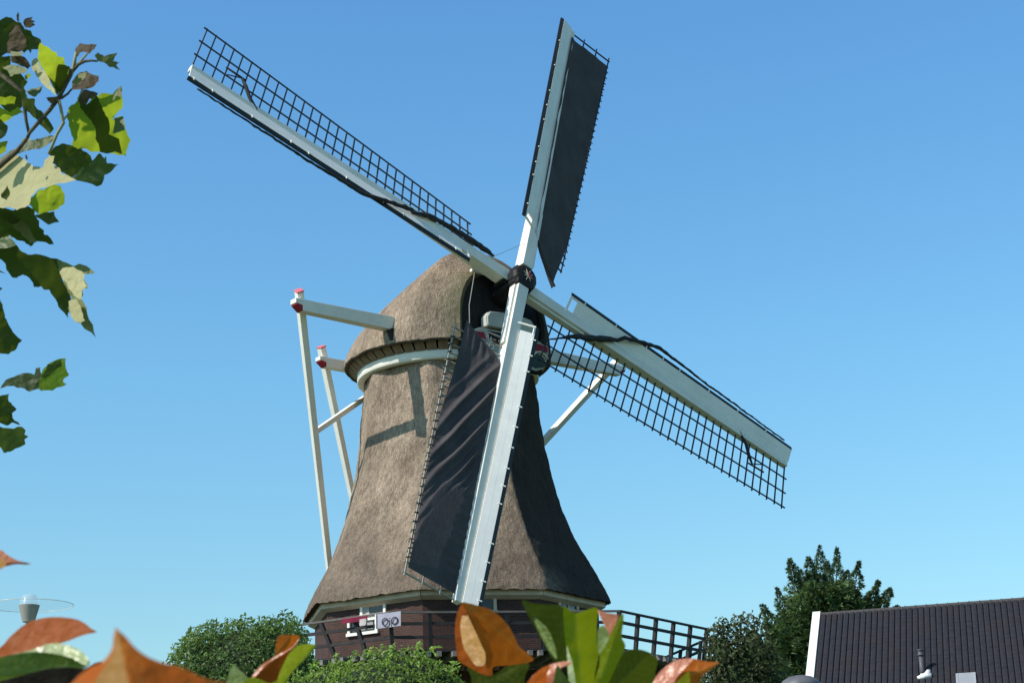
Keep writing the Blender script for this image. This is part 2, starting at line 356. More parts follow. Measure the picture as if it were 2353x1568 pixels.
def mill_window(ang_deg_off, face, cx, w, ztop, zbot, bars_v=0, bars_h=0, mat=white):
    """window on an octagon side: cx sideways from the middle of the side"""
    am = (CORN[face] + CORN[(face + 1) % 8]) / 2 if face < 7 else CORN[7] + pi / 8
    nn = V((sin(am), -cos(am), 0)); tt = V((cos(am), sin(am), 0)); ap = RB * cos(pi / 8)
    P = lambda x, d, z: AX + nn * (ap + d) + tt * (cx + x) + Z * (z + 1.6)
    fr = MB(); t = 0.10
    zc, hh = (ztop + zbot) / 2, (ztop - zbot) / 2
    fr.box(P(0, 0.02, ztop - t / 2), tt * (w / 2), nn * 0.05, Z * (t / 2)); fr.box(P(0, 0.03, zbot + t / 2), tt * (w / 2 + .03), nn * 0.06, Z * (t / 2))
    for sx in (-1, 1): fr.box(P(sx * (w / 2 - t / 2), 0.015, zc), tt * (t / 2), nn * 0.045, Z * (hh - t))
    for k in range(bars_v): fr.box(P(-w / 2 + w * (k + 1) / (bars_v + 1), 0.012, zc), tt * 0.025, nn * 0.03, Z * (hh - t))
    for k in range(bars_h): fr.box(P(0, 0.010, zbot + (ztop - zbot) * (k + 1) / (bars_h + 1)), tt * (w / 2 - t), nn * 0.028, Z * 0.025)
    f = fr.build('window', mat, mill, bevel=0.006)
    pn = MB(); pn.add([P(x, 0.008, z) for x, z in ((-w / 2 + .02, zbot + .02), (w / 2 - .02, zbot + .02), (w / 2 - .02, ztop - .02), (-w / 2 + .02, ztop - .02))], [(0, 1, 2, 3)])
    pn.build('pane', glass_m, f)
    return f, P

# curb ring
cr = MB(); cr.lathe(AX, [(2.70, 15.46 + 1.6), (2.90, 15.46 + 1.6), (2.93, 15.49 + 1.6), (2.93, 15.76 + 1.6), (2.90, 15.79 + 1.6), (2.5, 15.79 + 1.6)], 96)
cr.build('curb_ring', white, mill, True)

# ------------------------------------------------------------------ cap
RC = 3.34; SF = 2.85; ZE = 16.0
ZR = [(-3.34, 16.05), (-3.1, 16.5), (-2.6, 16.95), (-2.0, 17.35), (-1.2, 17.8), (-0.4, 18.25), (0.4, 18.7), (1.2, 19.18), (1.9, 19.38), (2.4, 18.78), (2.85, 18.42)]
def lerp(tab, x):
    for (a, b), (c, d) in zip(tab, tab[1:]):
        if x <= c: return b + (d - b) * max(0, (x - a)) / (c - a)
    return tab[-1][1]
cp = MB(); nu, nv = 72, 64; shade_and_tone = []; moss = []
def capw(s): return sqrt(max(0, RC * RC - s * s)) if s < 2.2 else max(1.72, sqrt(max(0, RC * RC - s * s)))
def cap_pt(i, j):
    q = i / nu; s = -RC + (SF + RC) * q ** 1.5; tau = pi * j / nv
    w = capw(s); zr = lerp(ZR, s)
    c, sn = cos(tau), sin(tau)
    y = -w * math.copysign(abs(c) ** lerp(((0, 1.0), (1.2, 1.0), (2.85, .8)), s), c); z = ZE + (zr - ZE) * sn ** lerp(((0, 1.12), (1.2, 1.1), (2.85, .55)), s)
    # notch where the long beam leaves the thatch is only a dark block below the beam
    p = V((s, y, z)); d = 0.03 * fnoise(p, 1.4) + 0.02 * fnoise(p, 6)
    k = 1 + d / 3
    if j in (0, nv): z += 0.04 * fnoise((s * 4, y * 4, 1))
    shade_and_tone.append(0.9 if (j > nv * 0.62) else 0.0)  # cap side away from the sun painted darker as shade
    m = max(0, (s - 2.35) / 0.5) * 0.7 + max(0, 1 - abs(tau - pi / 2 + 0.1) / 0.42) * 1.2 * max(0, min(1, (s + 2.2) / 2.5))
    moss.append(min(1, m)); return W(s, y * k, z)
cp.grid(cap_pt, nu, nv)
# underside of the overhang: thick reed edge back to an inner rim
edge = [cp.v[i * (nv + 1)] for i in range(nu, -1, -1)] + [cp.v[i * (nv + 1) + nv] for i in range(1, nu + 1)]
n = len(edge); low = []; inn = []
for p in edge:
    q = p - AX; r = V((q.x, q.y, 0)); L = max(r.length, .1)
    low.append(AX + r * ((L - 0.05) / L) + Z * (q.z - 0.07))
    inn.append(AX + r * (min(L - .05, 2.95) / L) + Z * (q.z + 0.02))
o = cp.add(edge + low + inn, [])
cp.f += [(o + i, o + i + 1, o + n + i + 1, o + n + i) for i in range(n - 1)] + [(o + n + i, o + n + i + 1, o + 2 * n + i + 1, o + 2 * n + i) for i in range(n - 1)]
shade_and_tone += [0.3] * n + [0.85] * n + [0.9] * n; moss += [0] * 3 * n
# forward-facing rim of the reed around the dark front wall
rim = [cp.v[nu * (nv + 1) + j] for j in range(nv + 1)]
rin = [AX + NH * (SF - .06) + T * ((p - AX).dot(T) * 0.93) + Z * (p.z - (0.14 if 4 < j < nv - 4 else 0)) for j, p in enumerate(rim)]
o = cp.add(rim + rin, []); cp.f += [(o + j, o + j + 1, o + nv + 2 + j, o + nv + 1 + j) for j in range(nv)]
shade_and_tone += [0.35 if j < nv * .6 else .9 for j in range(nv + 1)] + [0.6 if j < nv * .6 else .95 for j in range(nv + 1)]; moss += [.7 if j < nv * .6 else 0 for j in range(nv + 1)] * 2  # rim carries on the painted shade of the far side
# front reed edge, thickness towards the wall
cp.attr = {'shade_and_tone': ('FLOAT', shade_and_tone), 'moss': ('FLOAT', moss)}
cap = cp.build('thatched_cap', thatch, mill, True)
# dark front wall of the cap, a little behind the reed edge
fw = MB(); poly = []
for j in range(nv + 1):
    tau = pi * j / nv; c, sn = cos(tau), sin(tau)
    poly.append(W(SF - 0.10, -1.66 * math.copysign(abs(c) ** .8, c), ZE - 0.05 + (18.36 - ZE) * sn ** .55))
poly = [W(SF - .1, -1.64, 15.35)] + poly + [W(SF - .1, 1.64, 15.35)]
fw.prism(poly, NH * -0.15)
front = fw.build('front_wall', black_wood, cap)
gb = MB(); gb.beam(W(2.92, -1.30, 18.22), W(2.92, 1.30, 18.24), 0.12, 0.10); gb.build('gable_board', white, cap, bevel=.01)
# rafter ends under the thatch
rb = MB(); p0 = V((2.98, 0, 0)); 
for k in range(5):      # curved block: from under the reed edge down to the curb
    a0, a1 = k / 5, (k + 1) / 5
    q = lambda a: [V((3.22 - .30 * a + .04 * sin(pi * a) - (.07 if sy else 0) * 0, yy, 15.96 - .24 * a ** 1.6 + dz)) for sy, yy, dz in ((0, -.165, 0), (0, .165, 0), (1, .14, .09), (1, -.14, .09))]
    rb.hexa(q(a0), q(a1))
rb.v = [AX + V((p.x, p.y, p.z + 1.6)) for p in rb.v]
raft_m = M('old_rafter_wood', (0.27, 0.195, 0.13), (0.17, 0.125, 0.085), 0.85, 5, bump=.4)
r0 = None
for i in range(52):
    if r0 is None: r0 = o = rb.build('rafter_end', raft_m, mill, bevel=.03)
    else: o = r0.copy(); col.objects.link(o)
    o.rotation_euler = (0, 0, 2 * pi * i / 52)

# beard board and weather beam below the wind shaft
SB = 3.02
def yz(u, v, s=SB):
    p = on_plane(u, v, AX + NH * s, NH) - AX; return p.dot(T), p.z - 1.6
def plate(pts, s, th, name, mat, parent, bevel=0):
    m = MB(); m.prism([W(s, y, z) for y, z in pts], NH * th); return m.build(name, mat, parent, bevel=bevel)
wb = [(-0.92, 16.42), (-0.92, 16.74), (-0.80, 16.90), (-0.3, 16.95), (0.35, 16.97), (0.85, 16.90), (1.02, 16.72), (1.12, 16.42)]
wbeam = plate(wb, 2.86, 0.34, 'weather_beam', M('grey_white_paint', (0.55, 0.54, 0.48), (0.45, 0.45, 0.41), .6, 3), mill, .03)
# outline of the beard: scalloped, deeper in the middle
out = [(-1.62, 16.34), (-1.45, 16.22), (-1.25, 16.30), (-1.1, 16.36), (1.1, 16.36), (1.28, 16.30), (1.45, 16.20), (1.62, 16.34), (1.66, 16.0), (1.55, 15.7), (1.42, 15.42), (1.10, 15.30), (0.75, 15.34), (0.35, 15.22), (0, 15.18), (-0.35, 15.22), (-0.75, 15.34), (-1.10, 15.30), (-1.42, 15.42), (-1.55, 15.7), (-1.66, 16.0)]
beard = plate(out, SB, 0.06, 'beard_board', M('beard_white_paint', (0.50, 0.48, 0.42), (0.40, 0.39, 0.34), .6, 4), mill, .01)
for sg in (-1, 1):
    plate([(sg * .92, 15.98), (sg * 1.00, 16.22), (sg * 1.58, 16.16), (sg * 1.60, 16.0), (sg * 1.42, 15.92)][::sg], SB + .063, .02, 'red_panel', red_paint, beard)
    arc = [(sg * (1.13 + .36 * cos(a)), 15.56 + .30 * sin(a)) for a in [pi * k / 12 for k in range(13)]] + [(sg * .80, 15.44), (sg * 1.05, 15.38), (sg * 1.40, 15.46)]
    plate(arc[::sg], SB + .063, .018, 'green_panel', green_paint, beard)
    sc = MB(); pts = []
    for k in range(40):
        a = k / 39 * 3.4 * pi; r = 0.045 + 0.012 * a
        pts.append(W(SB + .10, sg * (0.78 - r * cos(a) * 1.0), 15.86 - .06 + r * sin(a)))
    end = pts[-1]
    pts += [W(SB + .10, sg * y, z) for y, z in ((.98, 15.80), (1.08, 15.90), (1.25, 15.94), (1.45, 15.88), (1.56, 15.74))]
    sc.tube(pts, 0.032, 6); sc.build('scroll', white, beard, True)
plate([(-.85, 15.96), (-.85, 16.30), (.85, 16.30), (.85, 15.96)], SB + .062, .012, 'date_panel', black_wood, beard)
def text_mesh(txt, size, org, xd, yd, name, mat, parent, ext=0.006, bold=0.0):
    c = bpy.data.curves.new(name, 'FONT'); c.body = txt; c.size = size; c.extrude = ext; c.offset = bold; c.align_x = 'CENTER'; c.align_y = 'CENTER'; c.resolution_u = 3
    o = bpy.data.objects.new('tmp', c); col.objects.link(o)
    me = bpy.data.meshes.new_from_object(o.evaluated_get(bpy.context.evaluated_depsgraph_get()))
    bpy.data.objects.remove(o); zd = xd.cross(yd); og = V(parent['_o'])
    for v in me.vertices: p = v.co.copy(); v.co = org + xd * p.x + yd * p.y + zd * p.z - og
    me.materials.clear(); me.materials.append(mat)
    o = bpy.data.objects.new(name, me); col.objects.link(o); o.parent = parent; o['_o'] = tuple(og); return o
text_mesh('1', 0.34, W(SB + .082, 0.56, 16.12), T, Z, 'numeral', white, beard)

# wind shaft, poll end and star
sh = MB(); sh.tube([H - N * 2.0, H - N * 0.1], 0.36, 20); sh.build('wind_shaft', black_iron, mill, True)
HP = H - N * 0.30 - U * 0.08
ru = cos(RHO) * U + sin(RHO) * T; rt = -sin(RHO) * U + cos(RHO) * T
pe = MB()
pe.box(HP + N * 0.0, ru * 0.36, rt * 0.36, N * 0.62)
pe.lathe(HP, [(0.0, 0.80), (0.24, 0.80), (0.40, 0.74), (0.46, 0.62), (0.46, 0.35), (0.40, 0.28), (0.40, -0.7), (0.3, -0.75)], 12, N)
for k in range(4):
    d = (ru, rt, -ru, -rt)[k]; off = 0.26 if k % 2 == 0 else -0.26
    if k: pe.box(H + N * (off - .04) + d * 0.40, d * 0.10, N * 0.26, N.cross(d) * 0.28)
hub = pe.build('poll_end', black_iron, mill, False, .04)
def starpts(n_, r0, r1, d, half=None):
    return [HP + N * d + (ru * cos(a) + rt * sin(a)) * (r0 if k % 2 else r1) for k, a in [(k, pi * k / n_ + .2) for k in range(2 * n_)]]
st = MB(); st.prism(starpts(8, .055, .21, .81), N * .015); st.build('star', star_m, hub)
st = MB(); st.prism([HP + N * .828 + (U * sin(a) + T * cos(a)) * r for a, r in [(-pi / 2, .02)] + [(-pi / 2 + pi * k / 8, .15 if k % 2 else .06) for k in range(1, 8)] + [(pi / 2, .02)]], N * .012); st.build('star_centre', red_paint, hub)

# ------------------------------------------------------------------ sails
LW = 1.76; RT = 12.02
def tau_l(r): return radians(19 * max(0, 1 - r / 12.0) + 0.5)
def tau_b(r): return radians(27 - 12 * r / 12.0)
class SailFrame:
    def __init__(s, k, off):
        a = RHO + k * pi / 2; s.rad = cos(a) * U + sin(a) * T; s.tr = -sin(a) * U + cos(a) * T; s.o = H + N * off
    def lat(s, r, w, d=0.0):
        t = tau_l(r); return s.o + s.rad * r + (s.tr * cos(t) - N * sin(t)) * w + (N * cos(t) + s.tr * sin(t)) * d
    def lead(s, r, w, d=0.0):
        t = tau_b(r); hw = 0.5 * (0.36 - 0.16 * r / 12)
        return s.o - s.tr * hw + N * (0.26 - 0.14 * r / 12) + s.rad * r + (-s.tr * cos(t) + N * sin(t)) * w + (N * cos(t) + s.tr * sin(t)) * d
def make_sail(k, off, latm, ri=1.80, nb=32):
    S = SailFrame(k, off)
    st = MB(); st.beam(S.o + S.rad * 0.34, S.o + S.rad * RT, 0.40, 0.44, N, 0.20, 0.20)
    # bolster that doubles the stock near the poll end
    st.beam(S.o + S.rad * 0.55 + S.tr * 0.235, S.o + S.rad * 2.9 + S.tr * 0.22, 0.10, 0.26, N, 0.08, 0.2)
    sail = st.build('sail', white, mill, False, .015)
    # leading board in two planks with cleats
    wbd = 0.45
    lb = MB()
    for w0, w1 in ((0.0, wbd * .5 - .0015), (wbd * .5 + .0015, wbd)):
        n_ = 24
        for side, d in ((0, -0.02), (1, 0.02)):
            lb.grid(lambda i, j: S.lead(2.25 + (RT - 2.25) * i / n_, w0 + (w1 - w0) * j, d), n_, 1)
        for i in range(1):
            for r in (2.25, RT): lb.add([S.lead(r, w0, -.02), S.lead(r, w1, -.02), S.lead(r, w1, .02), S.lead(r, w0, .02)], [(0, 1, 2, 3)])
        for w in (w0, w1): lb.grid(lambda i, j: S.lead(2.25 + (RT - 2.25) * i / n_, w, -.02 + .04 * j), n_, 1)
    lb.beam(S.lead(1.98, -0.1), S.lead(1.98, wbd), 0.06, 0.06, N)
    lb.beam(S.lead(1.95, wbd - .03), S.lead(2.4, wbd - .03), 0.06, 0.04, N)
    r = 2.5
    rr = random.Random(40 + k)
    while r < RT - .1:
        lb.beam(S.lead(r, wbd - .05, .03), S.lead(r, wbd + .075, .028), 0.035, 0.03, N); r += rr.choice((.62, .75, 1.35, 1.35))
    lb.build('leading_board', white_board, sail)
    ed = MB()
    def E(r, q, d):
        t = tau_b(r) - radians(28); b = S.lead(r, wbd + .006)
        return b + (-S.tr * cos(t) + N * sin(t)) * q + (N * cos(t) + S.tr * sin(t)) * d
    for d in (-.015, .015): ed.grid(lambda i, j: E(1.95 + (RT + .02 - 1.95) * i / 24, .135 * j, d), 24, 1)
    for q in (0, .135): ed.grid(lambda i, j: E(1.95 + (RT + .02 - 1.95) * i / 24, q, -.015 + .03 * j), 24, 1)
    for r in (1.95, RT + .02): ed.add([E(r, 0, -.015), E(r, .135, -.015), E(r, .135, .015), E(r, 0, .015)], [(0, 1, 2, 3)])
    ed.build('edge_board', edge_dark, sail)
    # lattice
    la = MB()
    for i in range(nb):
        r = ri + (RT - 0.04 - ri) * i / (nb - 1)
        ji = rr.uniform(-.01, .01)
        la.beam(S.lat(r, -0.14), S.lat(r + ji, LW + 0.07), 0.042, 0.036, S.rad)
    for w, r0, r1 in ((LW / 3, ri - .18, RT + .06), (2 * LW / 3, ri - .14, RT + .07), (LW, ri - .1, RT + .08)):
        n_ = 14; P = [S.lat(r0 + (r1 - r0) * i / n_, w, 0.035) for i in range(n_ + 1)]
        for p, q in zip(P, P[1:]): la.beam(p, q, 0.040, 0.034, N)
    if ri > 2: la.beam(S.lat(ri - .36, -.14), S.lat(ri - .36, .75), .042, .036, S.rad); la.beam(S.lat(ri - .36, .72), S.lat(ri + .1, .58), .03, .03, N)
    la.build('lattice', latm, sail)
    return S, sail
SL, sail_l = make_sail(3, -0.22, M('lattice_left', (0.055, 0.060, 0.072), (0.085, 0.085, 0.09), .65, 5))  # mid-dark copy of the lattice wood, shade put into the colour
SR, sail_r = make_sail(1, -0.22, lat_dark)
SU, sail_u = make_sail(0, 0.22, lat_dark)
SD, sail_d = make_sail(2, 0.22, lat_pale, 3.0, 28)
sail_l['label'] = 'left sail with bare lattice and furled cloth'; sail_r['label'] = 'right sail with bare lattice and furled cloth'
sail_u['label'] = 'upper sail with black cloth spread'; sail_d['label'] = 'lower sail with wrinkled black cloth spread'

# cloth spread on the lower sail: hauled tight with diagonal folds
def cloth(S, parent, r0, r1, inner, outer, fold, name='sail_cloth', nu=190, nv=56, thick=0.0):
    m = MB()
    def P(i, j):
        q = i / nu; r = r0 + (r1 - r0) * q; w0, w1 = inner(r), outer(r); x = j / nv; w = w0 + (w1 - w0) * x
        return S.lat(r, w, max(0.075, (.245 - .11 * r / 12) * max(0, 1 - x * 6) if S is SU else 0, min(0.27 - .14 * r / 12 + .25 * w * max(0, 1 - r / 9), 0.085 + fold(r, w, x))))
    m.grid(P, nu, nv)
    return m.build(name, canvas, parent, True)
def sstep(a, b, x): t = max(0, min(1, (x - a) / (b - a))); return t * t * (3 - 2 * t)
def fold_down(r, w, x):
    # folds run from the stock (inboard) down to the outer edge (outboard)
    ph = r - 2.1 * (w - .15) + 0.22 * fnoise((r * .45, w * .8, 0))
    tight = 0.30 + 0.70 * sin(pi * min(1, max(0, x))) ** .7
    a = 0.0
    f1 = sin((ph - 3.45) * 2 * pi / 1.05); e1 = sstep(2.4, 3.4, ph) * (1 - sstep(6.2, 7.2, ph))
    a += 0.13 * e1 * (0.5 + 0.5 * f1) ** 2.6 * tight
    f2 = sin((ph - 3.0) * 2 * pi / 0.52 + 1.2 * fnoise((r * .7, w, 4))); e2 = sstep(3.8, 5.0, ph) * (1 - sstep(7.6, 8.0, ph))
    a += 0.085 * e2 * (0.5 + 0.5 * f2) ** 2 * tight * (1 - .5 * x)
    f3 = sin(ph * 2 * pi / 0.21 + 2.5 * fnoise((r, w, 9))); a += 0.024 * f3 * sstep(5.2, 6.5, ph) * (1 - sstep(7.9, 8.2, ph)) * (1 - x) * tight
    # slack belly towards the tip, rising away from the stock, with puckers along the stock
    wl = (r - 7.9) / 2.1 + .15
    if wl > .2:
        q = (w - .16) / (wl - .16)
        e = sstep(.2, .7, wl) * (1 - sstep(11.3, 11.86, r) * .75)
        a += e * 0.13 * (min(1, max(0, q)) if q < 1 else max(0, 1 - (w - wl) / max(.2, 1.75 - wl)))
        a += 0.030 * e * sin(r * 2 * pi / .33 + 2 * fnoise((r, 0, 2))) * max(0, 1 - x * 2.6)
    # lifted outer corner at the neck
    wl2 = 1.18 + .12 * (r - 3.0)
    if r < 6 and w > wl2 - .25: a += .26 * (w - wl2 + .25) * (1 - sstep(5.0, 6.0, r))
    a += 0.05 * (1 - sstep(3.1, 4.2, r)) * (0.5 + .5 * sin(w * 24 + r * 2)) * sstep(.1, .3, x) * (1 - sstep(.7, .9, x))
    a += 0.012 * fnoise((r * 2.2, w * 2.2, 2))
    return a
cloth(SD, sail_d, 2.75, 11.86, lambda r: 0.16 + 1.32 * max(0, 1 - (r - 2.75) / 1.0) ** 1.6 if r < 3.75 else 0.16,
      lambda r: 1.50 + 0.24 * sstep(2.75, 8.5, r), fold_down)
cloth(SU, sail_u, 0.75, 11.62, lambda r: -0.03 + 1.45 * max(0, 1 - (r - 0.75) / 1.15) ** 1.5 if r < 1.9 else -0.03,
      lambda r: 1.46 + 0.24 * sstep(0.75, 3.0, r), lambda r, w, x: -0.10 * sin(pi * x) * (.6 + .4 * sin(r * .9)) + .035 * fnoise((r * 1.4, w * 2.5, 0)) + .04 * sin(pi * x) * sin((r - w) * 3.1) + (.17 - .10 * r / 12) * max(0, 1 - x * 5))
# lashings on the outer edge of both spread cloths
for S, par, r0, r1 in ((SD, sail_d, 3.4, 11.8), (SU, sail_u, 2.0, 11.5)):
    r = r0
    while r < r1:
        m = MB(); m.beam(S.lat(r, LW - .06, .10), S.lat(r + .05, LW + .07, .06), .03, .03, N); m.build('cloth_lashing', rope_m, par); r += .30
# furled cloths rolled up on the other two sails
def furled(S, parent, path, name='furled_cloth'):
    pts = []; rad = []
    rr = random.Random(5)
    for (r0, w0, d0, a0), (r1, w1, d1, a1) in zip(path, path[1:]):
        n_ = max(3, int(abs(r1 - r0) / .12))
        for i in range(n_):
            q = i / n_; r = r0 + (r1 - r0) * q; w = w0 + (w1 - w0) * q; d = d0 + (d1 - d0) * q
            p = S.lat(r, w, d) if w >= 0 else S.lead(r, -w - .1, d - .06)
            # blend across the stock
            if -.25 < w < .15: p = S.lat(r, w, d)
            pts.append(p + V((rr.uniform(-1, 1), rr.uniform(-1, 1), rr.uniform(-1, 1))) * .012)
            rad.append(.8 * (a0 + (a1 - a0) * q) * (1 + .25 * sin(r * 17) * .5 + rr.uniform(-.12, .12)))
    m = MB(); m.tube(pts, rad, 9); return m.build(name, rope_m, parent, True)
furled(SL, sail_l, [(0.95, .42, .22, .05), (1.3, .40, .25, .11), (2.2, .34, .28, .11), (3.0, .22, .30, .10), (3.6, .05, .32, .10), (4.3, -.30, .26, .085), (5.2, -.60, .16, .075), (5.9, -.82, .05, .07), (8, -.80, -.02, .05), (11.8, -.76, -.02, .03)])
furled(SR, sail_r, [(0.9, 1.75, .12, .018), (1.6, 1.20, .14, .022), (2.1, .82, .16, .035), (2.5, .52, .20, .10), (3.0, .30, .27, .13), (3.5, .05, .32, .12), (4.2, -.32, .27, .085), (5.0, -.62, .16, .07), (5.7, -.84, .05, .075), (6.3, -.84, .02, .055), (8, -.80, -.02, .045), (11.8, -.76, -.02, .03)])
for S, par in ((SL, sail_l), (SR, sail_r)):
    m = MB()
    m.tube([S.lat(9.75, -.02, .08), S.lat(10.1, .28, .10), S.lat(10.3, .62, .08), S.lat(10.5, .86, .06)], [.05, .055, .06, .03], 7)
    m.tube([S.lat(10.5, .86, .06), S.lat(10.95, .62, .05)], .02, 6)
    m.beam(S.lat(10.35, .90, .04), S.lat(11.05, .88, .04), .045, .04, N)
    m.build('cloth_end', rope_m, par, True)
ln = MB(); ln.tube([H + ru * 1.55 + N * .3, H - rt * 0 + SL.rad * 1.2 + N * .25], .008, 4); ln.build('sail_rope', lat_mid, mill)
# brake rope hanging from the gable
ln = MB(); ln.tube([W(3.0, -1.20, 18.22), W(3.05, -1.52, 17.0), W(3.06, -1.55, 15.5)], .016, 5); ln.build('brake_rope', tip_m, mill)

# ------------------------------------------------------------------ tail: beams, braces, tail pole
def beam_part(name, p0, p1, w, h, mat, par, up=Z, w1=None, h1=None, bev=.015):
    m = MB(); m.beam(p0, p1, w, h, up, w1, h1); return m.build(name, mat, par, False, bev)
def with_end(o, p, d, w, h, up=Z):
    # moulded end: white upper block, red chamfer underneath
    x = d.cross(Z).normalized(); q = lambda l, z0, z1: [p + d * l + x * (i * w / 2) + Z * zz for i, zz in ((-1, z0), (1, z0), (1, z1), (-1, z1))]
    m = MB(); m.hexa(q(.0, -h * .02, h * .5), q(.24, h * .10, h * .5)); m.build('beam_end', white, o, False, .01)
    m = MB(); m.hexa(q(.0, -h * .5, -h * .03), q(.21, -h * .02, h * .085)); return m.build('red_end', red_paint, o, False, .005)
zs = 16.66
lbm = MB(); lbm.beam(W(1.0, -6.36, zs), W(1.0, -2.3, zs), .30, .36, Z, .36, .44); lbm.beam(W(1.0, -2.3, zs), W(1.0, 2.9, zs), .36, .44); lbm.beam(W(1.0, 2.9, zs), W(1.0, 6.68, zs), .36, .44, Z, .28, .34)
nb_ = MB(); nb_.box(W(1.0, -2.99, 16.28), NH * .24, T * .16, Z * .20); nb_.build('notch_shade_block', black_wood, mill, bevel=.03)  # dark block stands in for the shaded gap under the beam
lb = lbm.build('long_tail_beam', white, mill, False, .015)
with_end(lb, W(1, -6.36, zs), -T, .30, .36); with_end(lb, W(1, 6.68, zs), T, .28, .34)
s2, z2 = -2.35, 16.22
sbm = MB(); sbm.beam(W(s2, -3.22, z2), W(s2, 3.22, z2), .28, .32); sb = sbm.build('short_tail_beam', white, mill, False, .015)
with_end(sb, W(s2, -3.22, z2), -T, .28, .32); with_end(sb, W(s2, 3.22, z2), T, .28, .32)
TB = W(-6.1, 0, 7.35)
def brace(top, zt, side):
    p = W(top[0], top[1], zt); E_ = TB if zt > 16.5 else W(-4.6, 0, 10.67); d = (E_ - p).normalized()
    a = p - d * 0.62
    sp = (SUN - d * SUN.dot(d)).normalized(); tv_ = sp.cross(d); tv_ = tv_ if tv_.dot(CAM - p) > 0 else -tv_
    phi = radians(52 if side < 0 else 30); upv = -(sp * cos(phi) + tv_ * sin(phi))
    o = beam_part('tail_brace', a, E_ + d * .15 + T * side * .12, .215, .215, white_bright, mill, upv, .165, .165)
    m = MB(); m.beam(a - d * .05, a - d * .001, .235, .235, upv); m.build('red_cap', pink_paint, o, False, .01)
    return o
brace((1.0 - .30, -6.12), zs, -1); brace((1.0 - .28, 6.42), zs, 1)
brace((s2 - .27, -2.98), z2, -1); brace((s2 - .27, 2.98), z2, 1)
beam_part('tail_pole', W(-2.2, 0, 16.6), TB - Z * .4, .42, .36, white, mill, T, .3, .26)
# cross tie between the long brace and the rear of the cap
pl = W(0.7, -6.12, zs); dl = TB - pl
beam_part('cross_tie', pl + dl * .325, W(-3.0, -.6, 15.9), .16, .16, white, mill, Z)

# ------------------------------------------------------------------ gallery around the base
ZD, ZRAIL = 5.98, 6.96; RG = 8.28; RD = 8.12
gd = MB()
for i in range(8):
    a0, a1 = CORN[i], CORN[(i + 1) % 8] + (2 * pi if i == 7 else 0)
    P = lambda R, a, z: oct_pt(R, a, z)
    nrow = 14
    for k in range(nrow):
        R0 = 4.55 + (RD - 4.55) * k / nrow + .012; R1 = 4.55 + (RD - 4.55) * (k + 1) / nrow
        gd.hexa([P(R0, a0, ZD - .05), P(R1, a0, ZD - .05), P(R1, a1, ZD - .05), P(R0, a1, ZD - .05)], [P(R0, a0, ZD), P(R1, a0, ZD), P(R1, a1, ZD), P(R0, a1, ZD)])
deck = gd.build('gallery_deck', gal_wood, mill)
for i in range(8):
    a0, a1 = CORN[i], CORN[(i + 1) % 8] + (2 * pi if i == 7 else 0)
    p0, p1 = oct_pt(RD, a0, ZD), oct_pt(RD, a1, ZD); am = a0 + pi / 8; nn = V((sin(am), -cos(am), 0)); tt = (p1 - p0).normalized()
    r0, r1 = oct_pt(RG, a0, ZRAIL), oct_pt(RG, a1, ZRAIL)
    for f, w, h in ((1.0, .08, .055), (.70, .045, .085), (.34, .045, .085)):
        q0, q1 = p0.lerp(r0, f), p1.lerp(r1, f)
        mm = MB(); mm.beam(q0 - nn * .04, q1 - nn * .04, w, h); mm.build('handrail' if f == 1 else 'rail', rail_m if (f == 1 and i in (0, 7)) else gal_wood, mill)
    nn_posts = 3 if i in (3, 4) else 6
    for k in range(nn_posts):
        q = k / nn_posts
        b, t_ = p0.lerp(p1, q), r0.lerp(r1, q)
        if i == 7: t_ = t_ - tt * (0.62 * (1 - q) + .10); b = b + tt * .1
        mm = MB(); mm.beam(b - nn * .07, t_ - nn * .05 + Z * .02, .10, .10, nn); mm.build('railing_post', gal_wood, mill)
    if i in (0, 1, 7):
        for k in range(9):
            for dd in (0, .28):
                b = p0.lerp(p1, (k + .35) / 9) + tt * dd
                mm = MB(); mm.beam(b - nn * 3.3 - Z * .13, b + nn * .22 - Z * .13, .11, .14); mm.build('joist', gal_grey, deck)
    # slanting struts to the wall below
    for q in (0.02, .5):
        b = p0.lerp(p1, q); d = (b - AX); d.z = 0; d.normalize()
        mm = MB(); mm.beam(b - d * .5 - Z * .25, AX + d * 4.35 + Z * (3.6), .18, .18); mm.build('gallery_strut', gal_wood, mill)

